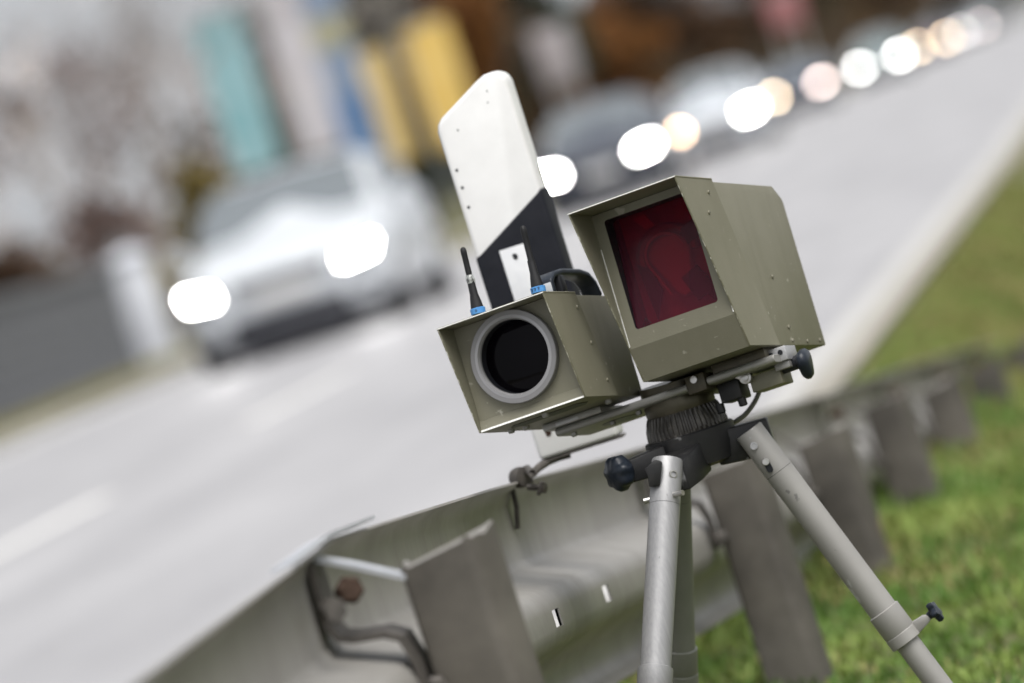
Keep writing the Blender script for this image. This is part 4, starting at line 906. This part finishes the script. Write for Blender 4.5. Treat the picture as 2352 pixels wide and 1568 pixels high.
# first leg: comes down towards the photographer, bare metal
l1a = at(1530, 1092, 7.60); l1b = at(1503, 1568, 7.51); lg1, d1, c1 = leg(l1a, l1b, .0208, 'leg_bare', .041, (at(1507, 1540, 7.515) - l1a).length - .004, low='leg_bare')
def lateral(p, px, py, Z): return at(px, py, Z)
b = MB(); b.tube(at(1478, 1151, 7.595), at(1500, 1145, 7.595), .0041, .0041, 14); b.build('hinge_pin', M['steel'], lg1, tp_o)
b = MB(); b.tube(at(1540, 1138, 7.578), at(1568, 1131, 7.565), .0038, .0038, 14); b.build('hinge_pin', M['steel'], lg1, tp_o)
def slot(px0, py0, px1, py1, Z, r, par, axis):
    b = MB(); p, q = at(px0, py0, Z), at(px1, py1, Z); t = (q - p).normalized(); ax = Vector(axis).normalized(); s = ax.cross(t).normalized(); P = []
    for c, a0 in ((q, 0), (p, 180)):
        for i in range(9): a = R_(a0 - 90 + 180 * i / 8); P.append(c + t * math.cos(a) * r + s * math.sin(a) * r)
    n = len(P); b.v = [tuple(x) for x in P] + [tuple(x + ax * .001) for x in P]; b.f = [list(range(n)), list(range(n, 2*n))[::-1]] + [[i, (i+1) % n, n+(i+1) % n, n+i] for i in range(n)]; b.m = [0] * len(b.f)
    return b.build('slot', M['black'], par, tp_o, smooth=0)
v1 = (EYE - l1a).normalized()
slot(1547, 1143, 1543, 1163, 7.5815, .0042, lg1, (-v1.x + .45, -v1.y + .0, -v1.z))
b = MB(); c_ = at(1546, 1089, 7.581); b.lathe([(.0062, 0), (.0062, .004), (.004, .0045), (.0035, .001)], c_ - Vector((.55, -.83, 0)).normalized() * .0035, (.55, -.83, 0), 18); b.build('hinge_bolt', M['alu_dark'], lg1, tp_o)
# second leg: out to the right, grey enamel
l2a = at(1741, 1018, 7.672); l2b = at(2172, 1594, 7.665); lg2, d2, c2 = leg(l2a, l2b, .0200, 'leg_grey', .046, (at(2012, 1412, 7.668) - l2a).length)
kp = at(2068, 1432, 7.68); b = MB(); b.prism([(0, -.009), (.020, -.007), (.026, -.003), (.026, .004), (.020, .006), (0, .009)], lambda a, c, t: c2 + d2 * (.045 + c) + Vector((.93, -.05, .36)).normalized() * (a + .019) + Vector((0, t, 0)), -.006, .006); b.build('collar_lug', M['leg_grey'], lg2, tp_o, bevel=.0015)
ko = c2 + d2 * .044 + Vector((.93, -.05, .36)).normalized() * .044; b = MB(); b.lathe([(.005, 0), (.006, .006), (.0125, .008), (.0135, .012), (.012, .0165), (.003, .018)], ko, Vector((.93, -.15, .36)), 40, 0, True, True, lambda a, h: 1 + .22 * math.cos(5 * a) if h > .007 else 1); b.build('collar_knob', M['navy'], lg2, tp_o, smooth=60)
v2 = (EYE - l2a).normalized()
slot(1760, 1063, 1768, 1078, 7.6515, .0042, lg2, -v2)
b = MB(); b.lathe([(.0050, 0), (.0050, .003), (.0045, .0035)], at(1758, 1060, 7.651), v2, 18); b.add([], []); b.build('slot_screw', M['steel'], lg2, tp_o)
b = MB(); b.lathe([(.0052, 0), (.0052, .0012), (.0040, .0013), (.0038, .0004)], at(1731, 1024, 7.652), v2, 20); b.build('hinge_bolt', M['alu'], lg2, tp_o)
# third leg: away from the photographer, darker
l3a = at(1553, 1100, 7.82); l3b = at(1567, 1565, 7.92); leg(l3a, l3b, .0195, 'leg_green', .03, (at(1565, 1487, 7.903) - l3a).length, low='leg_green')

# grey cable hanging from the clamp down behind the tripod head
cb = thing('cable', 'thin grey cable curving down from the flash box clamp behind the tripod head', 'cable', at(1690, 965, 7.80))
pts = [at(*q) for q in ((1728, 850, 7.80), (1746, 880, 7.80), (1741, 905, 7.80), (1728, 930, 7.80), (1710, 952, 7.80), (1690, 966, 7.80), (1660, 985, 7.81), (1630, 1010, 7.82))]
def cat(P, k=6):
    out = []
    for i in range(len(P)-1):
        a, b_, c, d = P[max(0, i-1)], P[i], P[i+1], P[min(len(P)-1, i+2)]
        for j in range(k):
            t = j / k; out.append(.5 * ((2*b_) + (c - a)*t + (2*a - 5*b_ + 4*c - d)*t*t + (3*b_ - a - 3*c + d)*t**3))
    return out + [P[-1]]
MB().sweep(cat(pts), .0034, 12).build('sheath', M['cable'], cb, at(1690, 965, 7.80), smooth=60)
